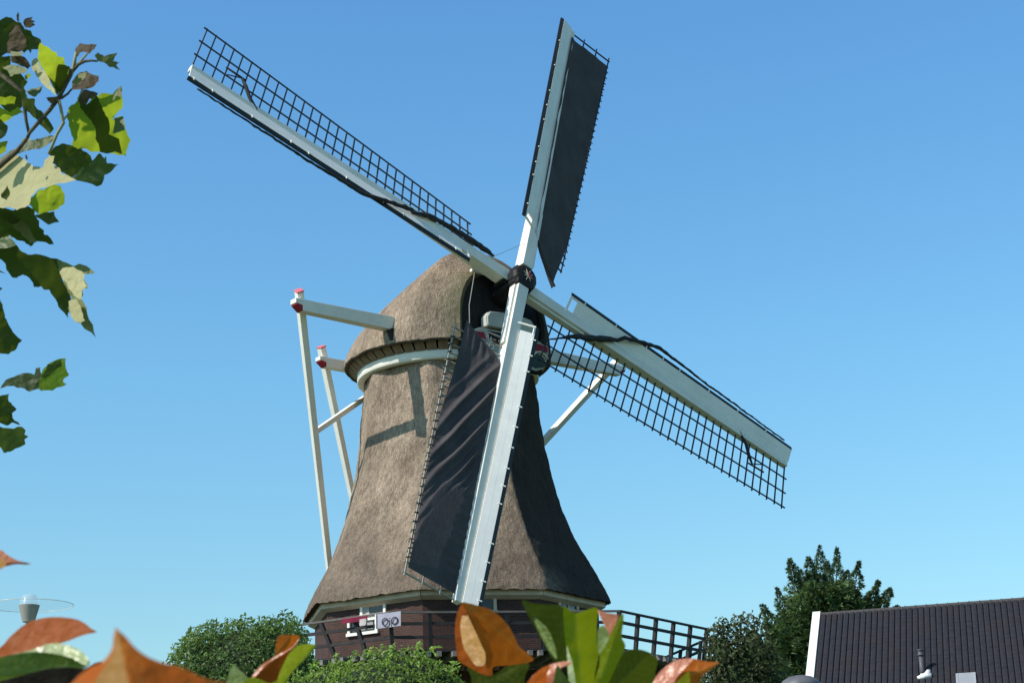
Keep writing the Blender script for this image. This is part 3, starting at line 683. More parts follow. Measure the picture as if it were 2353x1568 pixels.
# windows of the base, set into the brick sides
def face_frame(face, R):
    am = CORN[face] + pi / 8
    nn = V((sin(am), -cos(am), 0)); tt = V((cos(am), sin(am), 0)); return nn, tt, AX + nn * (R * cos(pi / 8))
def window_at(face, u0, u1, v0, v1, bars_v=0, bars_h=0, mat=white, R=RB):
    nn, tt, P0 = face_frame(face, R); vm_, um = (v0 + v1) / 2, (u0 + u1) / 2
    a, b = (on_plane(u0, vm_, P0, nn) - P0).dot(tt), (on_plane(u1, vm_, P0, nn) - P0).dot(tt)
    zt, zb = on_plane(um, v0, P0, nn).z, on_plane(um, v1, P0, nn).z
    P = lambda x, d, z: P0 + nn * d + tt * x + Z * z
    fr = MB(); t = 0.09; zc, hh, xc, w = (zt + zb) / 2, (zt - zb) / 2, (a + b) / 2, b - a
    fr.box(P(xc, .02, zt - t / 2), tt * (w / 2), nn * .05, Z * (t / 2)); fr.box(P(xc, .03, zb + t / 2), tt * (w / 2 + .03), nn * .06, Z * (t / 2))
    for sx in (-1, 1): fr.box(P(xc + sx * (w / 2 - t / 2), .015, zc), tt * (t / 2), nn * .045, Z * (hh - t))
    for k in range(bars_v): fr.box(P(a + w * (k + 1) / (bars_v + 1), .012, zc), tt * .022, nn * .03, Z * (hh - t))
    for k in range(bars_h): fr.box(P(xc, .010, zb + (zt - zb) * (k + 1) / (bars_h + 1)), tt * (w / 2 - t), nn * .028, Z * .022)
    f = fr.build('window', mat, mill, False, .006)
    pn = MB(); pn.add([P(x, .006, z) for x, z in ((a + .02, zb + .02), (b - .02, zb + .02), (b - .02, zt - .02), (a + .02, zt - .02))], [(0, 1, 2, 3)])
    pn.build('pane', glass_m, f); return f, P, a, b, zt, zb
curtain_m = M('pale_curtain', (0.40, 0.40, 0.38), (0.30, 0.30, 0.29), .9, 4)
def curtain(win, x0, x1, z0, z1):
    f, P, a, b, zt, zb = win; w, h = b - a, zt - zb; m = MB()
    m.grid(lambda i, j: P(a + w * (x0 + (x1 - x0) * i / 14), .012 + .006 * sin(i * 1.9), zb + h * (z0 + (z1 - z0) * j)), 14, 1)
    m.build('curtain', curtain_m, f, True)
wA = window_at(7, 829, 888, 1380, 1416, 0, 0, white); curtain(wA, .10, .34, .08, .9)
wB = window_at(7, 800, 869, 1419, 1458, 0, 0, white); curtain(wB, .36, .58, .3, .95); curtain(wB, .64, .84, .32, .95)
wC = window_at(0, 1080, 1140, 1361, 1408, 0, 0, cream)
wD = window_at(1, 1281, 1326, 1366, 1404, 1, 0, cream); curtain(wD, .15, .4, .1, .9)

# cloths hung on the gallery rail: a lettered sheet and a red and white strip
nn7, tt7, P07 = face_frame(7, RG)
P07 = P07 + nn7 * 0.05
def hung(u0, u1, v0, v1, name, mat, label, cat, wave=.03, nu=24, nv=14):
    a, b = (on_plane(u0, v0, P07, nn7) - P07).dot(tt7), (on_plane(u1, v0, P07, nn7) - P07).dot(tt7)
    zt, zb = ZRAIL + 1.6 - .02, on_plane((u0 + u1) / 2, v1, P07, nn7).z
    org = P07 + tt7 * ((a + b) / 2); org.z = zb
    t = thing(name, tuple(org), label, cat); m = MB()
    Q = lambda x, z, d=0: P07 + tt7 * (a + (b - a) * x) + Z * (zb + (zt - zb) * z) + nn7 * (.03 + d + wave * (1 - z) * sin(x * 9))
    m.grid(lambda i, j: Q(i / nu, j / nv), nu, nv); c = m.build('cloth', mat, t, True)
    return t, c, Q, a, b, zt, zb
sheet_m = M('pale_sheet', (0.36, 0.345, 0.43), (0.29, 0.28, 0.35), .9, 3)
t1, c1, Q1, a, b, zt, zb = hung(866, 922, 1408, 1440, 'banner', sheet_m, 'pale lettered sheet hung on the gallery rail beside the window', 'banner', .015)
hm = MB(); hm.beam(Q1(0, 1, .02), Q1(0, 0, .02), .03, .05, nn7); hm.build('hem', white, t1)
ink = M('black_ink', (.03, .03, .045), None, .8)
tx = text_mesh('OiO', .30, Q1(.58, .36, .045), tt7, Z, 'lettering', ink, t1)
strip_m = M('red_cloth', (0.20, 0.012, 0.045), (0.15, 0.012, 0.04), .9, 4)
t2, c2, Q2, *_ = hung(786, 846, 1417, 1428, 'bunting', strip_m, 'short red cloth strip with a white end hung on the gallery rail over the window', 'bunting', .02)
wm = MB(); wm.grid(lambda i, j: Q2(.72 + .26 * i / 6, -.9 + 1.3 * j / 6, .03), 6, 6); wm.build('white_end', M('white_cloth', (.45, .40, .41), None, .9), t2, True)

# ------------------------------------------------------------------ street lamps
grey_metal = M('grey_lamp_metal', (0.42, 0.40, 0.36), (0.34, 0.32, 0.30), .5, 6, metal=.2)
lamp_white = M('lamp_post_paint', (.62, .63, .62), (.5, .5, .5), .5, 5)
def clear_mat(name, tint, alpha):
    m = bpy.data.materials.new(name); m.use_nodes = True; t = m.node_tree; b = t.nodes['Principled BSDF']
    b.inputs['Base Color'].default_value = (*tint, 1); b.inputs['Roughness'].default_value = .25; b.inputs['Alpha'].default_value = alpha; return m
clear = clear_mat('clear_lamp_plastic', (.72, .80, .84), .22)
lp = at(67, 1392, 37); lx, ly, lz = lp
t = thing('street_lamp', (lx, ly, 0), 'post top street lamp with a grey cone and clear canopy at the left edge', 'street lamp', 'street lamps')
m = MB(); m.tube([(lx, ly, 0), (lx, ly, lz - .30)], [.085, .055], 14); m.build('post', lamp_white, t, True)
m = MB(); m.lathe((lx, ly, lz), [(.05, -.33), (.125, -.32), (.215, .02), (.20, .03), (.03, .03)], 28); m.build('lamp_cone', grey_metal, t, False)
m = MB(); m.lathe((lx, ly, lz), [(.205, .035), (.17, .16), (.13, .24), (.02, .25)], 28); m.build('lamp_glass', clear, t, True)
m = MB(); m.lathe((lx, ly, lz), [(.89, .02), (.75, .07), (.5, .12), (.215, .14)], 48); cn = m.build('canopy', clear_mat('clear_canopy_plastic', (.78, .78, .76), .10), t, True)
m = MB(); m.tube([(lx + .90 * cos(2 * pi * k / 64), ly + .90 * sin(2 * pi * k / 64), lz + .02) for k in range(65)], .009, 6, False); m.build('rim', clear_mat('pale_rim', (.78, .75, .70), .5), cn, True)
lp = at(1838, 1566, 40); lx, ly, lz = lp
t = thing('street_lamp', (lx, ly, 0), 'street lamp with a low grey dome just left of the tiled house roof', 'street lamp', 'street lamps')
m = MB(); m.tube([(lx, ly, 0), (lx, ly, lz - .25)], [.08, .05], 14); m.build('post', lamp_white, t, True)
m = MB(); m.lathe((lx, ly, lz), [(.46, -.10), (.47, -.07), (.40, .04), (.26, .12), (.10, .155), (.01, .16)], 36); m.build('lamp_dome', M('slate_lamp_metal', (.13, .135, .15), (.1, .1, .115), .5, 5), t, True)
m = MB(); m.lathe((lx, ly, lz), [(.06, -.3), (.2, -.24), (.44, -.10), (.06, -.09)], 36); m.build('lamp_bowl', M('beige_bowl', (.55, .48, .34), None, .6), t, True)

# ------------------------------------------------------------------ tiled house on the right
ZR_H = 1.6 + 12.0
A = at_z(1886, 1411, ZR_H); B = at_z(2352, 1376.3, ZR_H)
e = (B - A).normalized(); q = V((e.y, -e.x, 0)); q = q if q.y < 0 else -q
# find run and drop of the verge whose lower end is seen at (1857, 1560)
d = ray(1871, 1560); MM = Matrix(((d.x, -q.x, 0), (d.y, -q.y, 0), (d.z, 0, 1))); k_, run, drop = MM.inverted() @ (A - CAM)
pitch = atan2(drop, run)

hn = (q * sin(pitch) + Z * cos(pitch)).normalized(); dn = (q * cos(pitch) - Z * sin(pitch)).normalized()
LU, LV = 19.0, 9.0; Wg = LV * cos(pitch)                     # ridge length, slope length, half width
house = thing('house', (A.x + e.x * LU / 2, A.y + e.y * LU / 2, 0), 'house with a dark tiled roof and a white verge board', 'house')
tile_m = M('dark_roof_tile', (0.019, 0.0195, 0.025), (0.030, 0.030, 0.036), .55, 3.5, c3=(0.034, 0.026, 0.027), scale3=.8, amt3=.7, spec=.35, bump=.1, bscale=30)
TW, TR = 0.276, 0.40
ncol, nrow = int(LU / TW), int(LV / TR)
rm = MB()
def roofpt(c, x, r, y):
    # broad flat pan with a narrow groove on its right side, every course lifted at its lower end
    h = .075 * (1 - exp(-((x - 0.0) / .10) ** 2)) * (1 - exp(-((x - 1.0) / .06) ** 2)) + .010 * sin(pi * x)
    return A + e * ((c + x) * TW) + dn * ((r + y) * TR + .07) + hn * (h + .022 * y + .003 * fnoise((c * 3.7, r * 2.9, 1)))
XS = [0, .05, .12, .25, .5, .75, .88, .95]
cols = [(c, x) for c in range(ncol) for x in XS]; rows = [(r, y) for r in range(nrow) for y in (0, .97)]
rm.grid(lambda i, j: roofpt(*cols[i], *rows[j]), len(cols) - 1, len(rows) - 1)
roof = rm.build('roof', tile_m, house)
# far slope, gable ends and walls
m = MB(); qb = -q
C0 = [A, A + e * LU]; D0 = [p + qb * Wg - Z * (LV * sin(pitch)) for p in C0]; F0 = [p + q * Wg - Z * (LV * sin(pitch)) for p in C0]
m.add([C0[0] - hn * .02, C0[1] - hn * .02, D0[1], D0[0]], [(0, 1, 2, 3)]); m.build('rear_roof', tile_m, house)
zb_ = F0[0].z; wv = []; m = MB()
I = [F0[0] - q * .5 + e * .3, F0[1] - q * .5 - e * .3, D0[1] - qb * .5 - e * .3, D0[0] - qb * .5 + e * .3]
tops = zb_ + .35
for a_, b_ in ((0, 1), (1, 2), (2, 3), (3, 0)):
    p, r_ = I[a_], I[b_]; L_ = (r_ - p).length
    m.add([V((p.x, p.y, 0)), V((r_.x, r_.y, 0)), V((r_.x, r_.y, tops)), V((p.x, p.y, tops))], [(0, 1, 2, 3)]); wv += [(0, 0, 0), (L_, 0, 0), (L_, tops, 0), (0, tops, 0)]
for a_, b_, ap_ in ((3, 0, A + e * .3), (1, 2, A + e * (LU - .3))):
    p, r_ = V(I[a_]), V(I[b_]); p.z = r_.z = tops; L_ = (r_ - p).length
    m.add([p, r_, ap_ - Z * .12], [(0, 1, 2)]); wv += [(0, tops, 0), (L_, tops, 0), (L_ / 2, ap_.z, 0)]
m.attr = {'wall': ('FLOAT_VECTOR', wv)}; m.build('wall', house_brick, house)
gw = MB(); gw.beam(F0[0] - q * .05 + hn * -.12 + e * .0, F0[1] - q * .05 - hn * .12, .16, .14); gw.build('gutter', grey_metal, house)
vb = MB(); vb.box(A + dn * (LV / 2 - .02) - e * .21 - hn * .02, dn * (LV / 2 + .06), e * .19, hn * .18); vb.build('verge_board', M('bright_white_board', (.82, .82, .80), (.76, .76, .75), .5, 3), house, False, .01)
rt_ = MB()
for k in range(int(LU / .505)):
    c0 = A + e * (k * .505) + Z * .0; rr0 = .16
    prof_ = []
    for x_, rad_ in ((0, rr0 + .022), (.05, rr0 + .022), (.052, rr0), (.51, rr0 - .004)):
        prof_.append([c0 + e * x_ + (Z * cos(a_) + q * sin(a_)) * rad_ - Z * .045 for a_ in [pi * (i / 10 - .5) * 1.15 for i in range(11)]])
    for p0_, p1_ in zip(prof_, prof_[1:]):
        rt_.add(p0_ + p1_, [(i, i + 1, 12 + i, 11 + i) for i in range(10)])
rt_.build('ridge', M('ridge_tile', (0.058, 0.052, 0.052), (0.075, 0.066, 0.062), .6, 4, spec=.3), house, False)
def on_roof(u, v, h=0.0): return on_plane(u, v, A + hn * h, hn)
# roof vent: dark pipe above a bent white elbow, and a grey framed skylight
m = MB(); v0 = on_roof(2119, 1546); m.tube([v0 - hn * .02, v0 + Z * .14, v0 + Z * .80], [.14, .12, .105], 14)
m.lathe(v0 + Z * .80, [(.0, .0), (.145, .0), (.145, .07), (.12, .08), (.12, .22), (.15, .24), (.15, .28), (0, .29)], 16); vent = m.build('roof_vent', M('vent_grey', (.10, .10, .11), (.07, .07, .08), .5, 6), house, True)
m = MB(); pa, pb, pc = on_roof(2107, 1556, .08), on_roof(2123, 1553, .10), on_roof(2133, 1541, .14)
m.tube([pa, pa.lerp(pb, .6), pb, pb.lerp(pc, .45) + e * .05, pc], [.075, .12, .14, .14, .12], 12); m.box(pb - dn * .02 + e * .08, e * .24, dn * .08, hn * .12)
m.build('white_elbow', M('vent_white', (.85, .85, .86), None, .4), vent, True)
sk = on_roof(2218, 1546, .13); m = MB(); w2, h2 = .38, 1.05; cc = sk + dn * h2
for sgn in (-1, 1): m.box(cc + e * (w2 * sgn), e * .05, dn * h2, hn * .05); m.box(cc + dn * ((h2 - .05) * sgn), e * (w2 - .05), dn * .05, hn * .048)
fr_ = m.build('skylight', M('skylight_frame', (.36, .38, .41), (.3, .32, .35), .4, 6), house, False, .005)
m = MB(); m.box(cc, e * (w2 - .045), dn * (h2 - .08), hn * .035); m.build('pane', M('skylight_pane', (.30, .32, .35), (.34, .36, .38), .25, 2, spec=.6), fr_)

# ------------------------------------------------------------------ vegetation
def leaf_cloud(pts, size, jitter=.35, ar=.48, rnd=random, fold=.18):
    """many small folded leaves: pts = (position, outward direction, brightness)"""
    m = MB(); tint = []
    for p, d, br in pts:
        L = size * rnd.uniform(1 - jitter, 1 + jitter); d = V(d).normalized()
        up = (d + V((rnd.gauss(0, .55), rnd.gauss(0, .55), rnd.gauss(0, .55)))).normalized()
        ax = (up.orthogonal().normalized() if rnd.random() < .2 else up.cross(V((rnd.gauss(0, 1), rnd.gauss(0, 1), rnd.gauss(0, 1) + .3)))).normalized()
        ax = (ax + Z * rnd.uniform(-.3, .35) + d * .35).normalized(); sx = ax.cross(up).normalized(); n_ = sx.cross(ax)
        w = L * ar * .5; b = V(p)
        m.add([b, b + ax * L * .45 + sx * w + n_ * L * fold, b + ax * L - n_ * L * .12, b + ax * L * .45 - sx * w + n_ * L * fold, b + ax * L * .5], [(0, 1, 4), (1, 2, 4), (0, 4, 3), (4, 2, 3)])
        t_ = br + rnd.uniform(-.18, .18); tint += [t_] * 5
    m.attr = {'tint': ('FLOAT', tint)}; return m
def lobe_pts(lobes, n, rnd, low=.72, noise_s=3.0, noise_a=.22, keep=lambda p: True, power=2.0):
    vol = [a * b + b * c + a * c for _, a, b, c in lobes]; out = []
    tot = sum(vol)
    for (c, a, b, h), v in zip(lobes, vol):
        k = int(n * v / tot)
        while k > 0:
            d = V((rnd.gauss(0, 1), rnd.gauss(0, 1), rnd.gauss(0, 1))).normalized()
            if power != 2.0:
                f = (abs(d.x) ** power + abs(d.y) ** power + abs(d.z) ** power) ** (-1 / power); s_ = d * f
            else: s_ = d
            r = low + (1.04 - low) * rnd.random() ** .5
            p = V(c) + V((s_.x * a, s_.y * b, s_.z * h)) * (r + noise_a * fnoise(V((s_.x * a, s_.y * b, s_.z * h)) + V(c), noise_s))
            k -= 1
            if p.z < .02 or not keep(p): continue
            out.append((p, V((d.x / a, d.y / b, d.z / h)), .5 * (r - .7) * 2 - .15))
    return out
def core_blob(m, c, a, b, h, k=.80):
    rings = 8; seg = 14; o = len(m.v)
    m.grid(lambda i, j: V(c) + V((a * k * sin(pi * i / rings) * cos(2 * pi * j / seg), b * k * sin(pi * i / rings) * sin(2 * pi * j / seg), max(h * k * cos(pi * i / rings), .02 - c[2]))) * (1 + .12 * fnoise((i * .9, j * .9, c[0]))), rings, seg)
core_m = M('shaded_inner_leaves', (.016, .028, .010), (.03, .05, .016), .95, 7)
bark_m = M('grey_brown_bark', (.09, .07, .055), (.05, .04, .03), .9, 6, (1, 1, .3), bump=.5)

def shrub(name, lobes, n, size, mat, label, cat, group=None, seed=1, power=2.0, **kw):
    rnd = random.Random(seed); cx = sum(l[0][0] for l in lobes) / len(lobes); cy = sum(l[0][1] for l in lobes) / len(lobes)
    t = thing(name, (cx, cy, 0), label, cat, group)
    fm = leaf_cloud(lobe_pts(lobes, n, rnd, power=power, **{k: v for k, v in kw.items() if k in ('low', 'noise_s', 'noise_a', 'keep')}), size, rnd=rnd, ar=kw.get('ar', .48))
    if 'extra' in kw:
        x = leaf_cloud(kw['extra'](rnd), size, rnd=rnd, ar=kw.get('ar', .48)); o = len(fm.v); fm.v += x.v; fm.f += [tuple(i + o for i in f) for f in x.f]; fm.attr['tint'][1].extend(x.attr['tint'][1])
    fm.build('foliage', mat, t)
    cm = MB()
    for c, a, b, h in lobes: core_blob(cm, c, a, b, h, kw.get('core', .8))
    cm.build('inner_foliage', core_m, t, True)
    sm = MB(); rnd2 = random.Random(seed + 1)
    for c, a, b, h in lobes[:6]:
        sm.tube([(cx + rnd2.uniform(-.1, .1), cy, -.05), ((cx + c[0]) / 2, (cy + c[1]) / 2, c[2] * .5), (c[0], c[1], max(c[2], .3))], [.06, .045, .02], 7)
    sm.build('stem', bark_m, t, True)
    return t
green_fresh = leaf_mat('fresh_green_leaf', (.28, .42, .09), (.42, .60, .07), .36, .5, .3, var=.6)
green_hedge = leaf_mat('mid_green_leaf', (.18, .295, .085), (.28, .44, .06), .32, .5, .35, var=.65)
green_dark = leaf_mat('dark_olive_leaf', (.115, .140, .062), (.17, .20, .055), .30, .55, .3, var=.65)
def lobe(u, v, depth, ru_, rv_, rd_): c = at(u, v, depth); s_ = depth / FPX; return (tuple(c), ru_ * s_, rd_ * s_, rv_ * s_)
# bright shrub in front of the mill
L = [lobe(890, 1640, 11.5, 170, 145, 150), lobe(770, 1640, 11.6, 95, 118, 110), lobe(985, 1640, 11.6, 85, 135, 110), lobe(700, 1650, 11.8, 60, 105, 90), lobe(860, 1640, 11.2, 140, 120, 120), lobe(900, 1900, 11.5, 300, 240, 260)]
def twigs(us, depth, hgt=30, n=16):
    def f(rnd):
        out = []
        for u, v in us:
            for i in range(n):
                p = at(u + rnd.gauss(0, 5), v + rnd.uniform(0, hgt), depth + rnd.uniform(-.1, .1)); out.append((p, (rnd.gauss(0, .5), -.4, 1), .5))
        return out
    return f
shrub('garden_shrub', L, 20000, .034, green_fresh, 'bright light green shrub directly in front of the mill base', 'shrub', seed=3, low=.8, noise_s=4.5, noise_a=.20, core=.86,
      extra=twigs([(962, 1478), (897, 1484), (848, 1490), (997, 1484), (1045, 1520), (772, 1504), (720, 1512)], 11.4, 22))
# clipped hedge at the left of the mill
L = [lobe(556, 1580, 17, 160, 146, 150), lobe(470, 1585, 17, 72, 124, 110), lobe(640, 1578, 17, 78, 150, 120), lobe(556, 1850, 17, 180, 240, 170)]
shrub('clipped_shrub', L, 26000, .046, green_hedge, 'rounded clipped dark green shrub left of the mill base', 'shrub', seed=5, power=3.0, low=.80, noise_s=5.5, noise_a=.17, core=.84)
# dark broadleaf bush at the right end of the gallery
dp = 43
L = [lobe(1700, 1560, dp, 72, 112, 80), lobe(1662, 1500, dp, 38, 62, 50), lobe(1730, 1490, dp, 44, 70, 60), lobe(1660, 1590, dp, 60, 70, 60), lobe(1760, 1580, dp, 56, 80, 60), lobe(1610, 1640, dp, 60, 70, 60), lobe(1700, 1800, dp, 130, 180, 120)]
shrub('leafy_bush', L, 11000, .12, green_dark, 'dark olive leafy bush covering the far right end of the gallery railing', 'bush', seed=9, low=.62, noise_s=1.6, noise_a=.40, core=.62,
      extra=twigs([(1656, 1410), (1664, 1420), (1690, 1408), (1700, 1416), (1648, 1440), (1722, 1424), (1640, 1462), (1740, 1440)], dp, 36, 22))

# tall conifer behind the house
def conifer():
    rnd = random.Random(21); dp = 104.0
    base = at(1905, 1560, dp); base = V((base.x, base.y, 0))
    t = thing('conifer_tree', tuple(base), 'tall dark green conifer with upright pointed tips behind the house roof', 'conifer')
    tips = [(1814, 1284, 80), (1857, 1280, 85), (1883, 1254, 130), (1923, 1258, 130), (1973, 1290, 90), (2018, 1334, 70), (2046, 1352, 55), (2064, 1392, 50), (1784, 1350, 80), (1749, 1388, 60), (1838, 1310, 90), (1900, 1290, 110), (1946, 1310, 90), (1998, 1360, 80), (1760, 1430, 60), (1740, 1470, 60), (1800, 1400, 90), (2036, 1410, 60), (1728, 1520, 60)]
    m = MB(); tint = []
    def spray(p, d, L, br):
        d = d.normalized(); sx = d.cross(V((rnd.gauss(0, 1), rnd.gauss(0, 1), rnd.gauss(0, 1)))).normalized(); n_ = sx.cross(d)
        for a_ in (-.55, 0, .55):
            dd = (d + sx * a_).normalized(); w = sx * (L * .085) + n_ * (L * .05); l_ = L * (1 if a_ == 0 else .62); o_ = p + d * (0 if a_ == 0 else L * .22)
            m.add([o_ - w * .5, o_ + dd * l_ * .5 - w, o_ + dd * l_ - Z * .04, o_ + dd * l_ * .5 + w, o_ + w * .5], [(0, 1, 2, 3, 4)]); tint.extend([br] * 5)
    br_m = MB()
    trunk_top = at(1900, 1400, dp)
    br_m.tube([base, base.lerp(trunk_top, .5), trunk_top], [.42, .3, .06], 10)
    for u, v, h in tips:
        tip = at(u, v, dp + rnd.uniform(-2.2, 2.2)); ub = u + (1905 - u) * .42
        bot = at(ub, v + h * 1.9, dp + rnd.uniform(-1.0, 1.0)); axis_ = (tip - bot); Ln = axis_.length; ad = axis_.normalized()
        root = V((base.x, base.y, max(1.5, bot.z - 1.2))); br_m.tube([root, bot, tip], [.09, .06, .012], 6)
        rmax = .42 + .17 * Ln * .6
        for i in range(int(560 * Ln / 4.2 + 160)):
            q_ = rnd.random() ** .8; an = rnd.uniform(0, 2 * pi); x_ = ad.orthogonal().normalized(); y_ = ad.cross(x_); o_ = x_ * cos(an) + y_ * sin(an)
            rad = rmax * (1 - q_) ** .95 * (.35 + .75 * rnd.random()) * (1 + .45 * sin(q_ * 19 + u)) ; p = bot + axis_ * q_ + o_ * rad
            spray(p, o_ + Z * .35 + ad * .35 + V((rnd.gauss(0, .3), rnd.gauss(0, .3), rnd.gauss(0, .3))), rnd.uniform(.32, .58) * (1.2 - .75 * q_), .1 + .7 * rad / max(.1, rmax) + rnd.uniform(-.2, .2))
    # body of the crown: drooping fans around the trunk
    for i in range(8000):
        v = rnd.uniform(1340, 1700); hw = 40 + (v - 1330) * .62 if v < 1520 else 165
        u = 1900 + hw * rnd.uniform(-1, 1) * (1 + .12 * sin(v * .11)); z_ = rnd.uniform(-1, 1) * 3.0
        p = at(u, v, dp + z_); o_ = V((p.x - base.x, p.y - base.y, 0)).normalized()
        spray(p, o_ + Z * rnd.uniform(-.1, .6) + V((rnd.gauss(0, .35), rnd.gauss(0, .35), 0)), rnd.uniform(.36, .7), rnd.uniform(-.1, .75))
    m.attr = {'tint': ('FLOAT', tint)}
    m.build('crown', leaf_mat('conifer_needles', (.125, .205, .092), (.16, .25, .06), .28, .65, .2, var=.8, nscale=1.6), t)
    br_m.build('trunk', bark_m, t, True)
    cm = MB()
    for u, v, a_, h in ((1900, 1590, 120, 150), (1900, 1750, 150, 200)): core_blob(cm, *lobe(u, v, dp, a_, h, 100)[:4], .85)
    cm.build('inner_foliage', core_m, t, True)
conifer()

# ------------------------------------------------------------------ near leaves
def smooth_poly(P, n=4):
    out = []; N_ = len(P)
    for i in range(N_):
        p0, p1, p2, p3 = (V((*P[(i + k) % N_], 0)) for k in (-1, 0, 1, 2))
        for k in range(n):
            t = k / n; a = p1 * 2 + (p2 - p0) * t + (p0 * 2 - p1 * 5 + p2 * 4 - p3) * t * t + (p1 * 3 - p0 - p2 * 3 + p3) * t ** 3
            out.append((a.x * .5, a.y * .5))
    return out
def leaf(parent, poly, depth, mat, rib=None, tilt=(0, 0), cup=0.0, smooth=True, wave=.012, ribs=(), seed=0, name='leaf', curl=0.0, tint=None, res=20, veins=0):
    """one leaf blade cut to its outline, standing at its own depth, tilted and folded along its midrib"""
    if smooth: P = smooth_poly(poly)
    else:       # toothed edge: each stretch of the outline wavers a little
        rj = random.Random(seed + 500); P = []
        for a, b in zip(poly, poly[1:] + poly[:1]):
            for q_ in (0, .33, .67):
                j = 0 if q_ == 0 else rj.uniform(-.085, .085); P.append((a[0] + (b[0] - a[0]) * q_ - (b[1] - a[1]) * j, a[1] + (b[1] - a[1]) * q_ + (b[0] - a[0]) * j))
    xs, ys = [p[0] for p in P], [p[1] for p in P]; x0, x1, y0, y1 = min(xs), max(xs), min(ys), max(ys)
    rnd = random.Random(seed); st_ = max(x1 - x0, y1 - y0) / res
    pts = [V((x, y)) for x, y in P]; nb = len(pts)
    y = y0 + st_ * .5
    while y < y1:
        x = x0 + st_ * .5
        while x < x1:
            pts.append(V((x + rnd.uniform(-.2, .2) * st_, y + rnd.uniform(-.2, .2) * st_))); x += st_
        y += st_
    if rib is None: rib = ((x0, (y0 + y1) / 2), (x1, (y0 + y1) / 2))
    a, b = V(rib[0]), V(rib[1]); ax = (b - a).normalized(); nr = V((-ax.y, ax.x)); Lr = (b - a).length
    for k in range(18): pts.append(a + (b - a) * (k / 17))
    ov, oe, of, *_ = delaunay_2d_cdt(pts, [(i, (i + 1) % nb) for i in range(nb)], [], 1, 1e-3)
    if veins:
        for k in range(1, veins + 1):
            for sg in (-1, 1):
                c = a + ax * Lr * (k / (veins + 1) - .08); ribs = list(ribs) + [(tuple(c), tuple(c + (ax * .75 + nr * sg) * Lr * .34 * (1 - .5 * k / (veins + 1))))]
    px = depth / FPX; cx_, cy_ = (x0 + x1) / 2, (y0 + y1) / 2; size = max(x1 - x0, y1 - y0)
    m = MB(); rib_v = []; tv = []; base_t = rnd.uniform(-.1, .35) if tint is None else tint
    for p in ov:
        dx = (p - a).dot(nr); t_ = (p - a).dot(ax) / max(1, Lr)
        d = tilt[0] * (p.x - cx_) + tilt[1] * (p.y - cy_) + cup * abs(dx) + curl * (t_ - .5) ** 2 * size
        d += wave * size * (noise.noise(V((p.x / size * 3.2, p.y / size * 3.2, seed * 1.7))) + .4 * noise.noise(V((p.x / size * 9, p.y / size * 9, seed * 2.3))))
        m.v.append(at(p.x, p.y, depth + d * px))
        best = max(0, 1 - abs(dx) / (st_ * .7)) if -.02 < t_ < 1.02 else 0
        for (c, e_) in ribs:
            c, e_ = V(c), V(e_); l2 = (e_ - c).length; q_ = max(0, min(1, (p - c).dot(e_ - c) / (l2 * l2))); best = max(best, .8 * max(0, 1 - (p - (c + (e_ - c) * q_)).length / (st_ * .6)))
        rib_v.append(best * .85); tv.append(base_t)
    nbr = {}
    for f in of:
        for i in f: nbr.setdefault(i, set()).update(f)
    left = set(nbr); best_c = set()
    while left:
        c_ = set(); st2 = [left.pop()]
        while st2:
            i = st2.pop(); c_.add(i)
            for j in nbr[i]:
                if j in left: left.discard(j); st2.append(j)
        if len(c_) > len(best_c): best_c = c_
    ids = sorted(best_c); mp = {i: k for k, i in enumerate(ids)}
    m.v = [m.v[i] for i in ids]; rib_v = [rib_v[i] for i in ids]; tv = [tv[i] for i in ids]
    m.f = [tuple(mp[i] for i in f) for f in of if f[0] in mp]
    m.attr = {'rib': ('FLOAT', rib_v), 'tint': ('FLOAT', tv)}
    return m.build(name, mat, parent, True)
def lm(name, c, tr, tw, rough=.45, rib=None, var=.3, spec=.4, ns=14): return leaf_mat(name, c, tr, tw, rough, spec, rib, var, ns, spots=75 if name.startswith('photinia') else 28)
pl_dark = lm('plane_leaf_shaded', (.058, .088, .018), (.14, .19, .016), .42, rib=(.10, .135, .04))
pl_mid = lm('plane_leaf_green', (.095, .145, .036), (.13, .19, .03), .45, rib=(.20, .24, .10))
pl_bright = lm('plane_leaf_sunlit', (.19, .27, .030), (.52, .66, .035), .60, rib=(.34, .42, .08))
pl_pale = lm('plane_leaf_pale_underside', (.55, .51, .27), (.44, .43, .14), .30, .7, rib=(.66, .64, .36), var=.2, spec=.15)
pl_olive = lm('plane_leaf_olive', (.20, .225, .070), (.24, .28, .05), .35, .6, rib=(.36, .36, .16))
pl_brown = lm('plane_bud_brown', (.115, .078, .038), (.13, .09, .035), .25, .75, rib=(.26, .2, .1))
twig_m = M('plane_twig_bark', (.14, .12, .07), (.08, .065, .045), .8, 60, bump=.3)
twig_pale = M('plane_leaf_stalk', (.33, .33, .17), (.24, .22, .12), .7, 50)
ZA = lambda P: [(x * .375, y * .375) for x, y in P]
ZB = lambda P: [(x * .375, 503.8 + y * .375) for x, y in P]
PD = 3.4
plane = thing('plane_tree', (-3.6, 4.4, 0), 'plane tree whose leafy branch hangs in at the left edge', 'tree')
def P_(poly, mat, dz=0, zf=ZA, **kw): kw.setdefault('wave', .035); return leaf(plane, zf(poly), PD + dz, mat, smooth=False, res=34, veins=3, **kw)
k = 0
LIT = (-.55, -.55); BACK = (.5, .5); GRZ = (.15, -.1)
P_([(-160, 150), (-60, 110), (0, 125), (40, 103), (75, 112), (100, 135), (130, 142), (150, 178), (188, 188), (205, 222), (247, 240), (252, 262), (240, 300), (192, 305), (190, 328), (172, 306), (150, 326), (120, 300), (60, 322), (0, 352), (-80, 350), (-150, 300)], pl_dark, .02, rib=((-40, 330), (110, 130)), tilt=(.3, .3), cup=.25, seed=1, wave=.05)
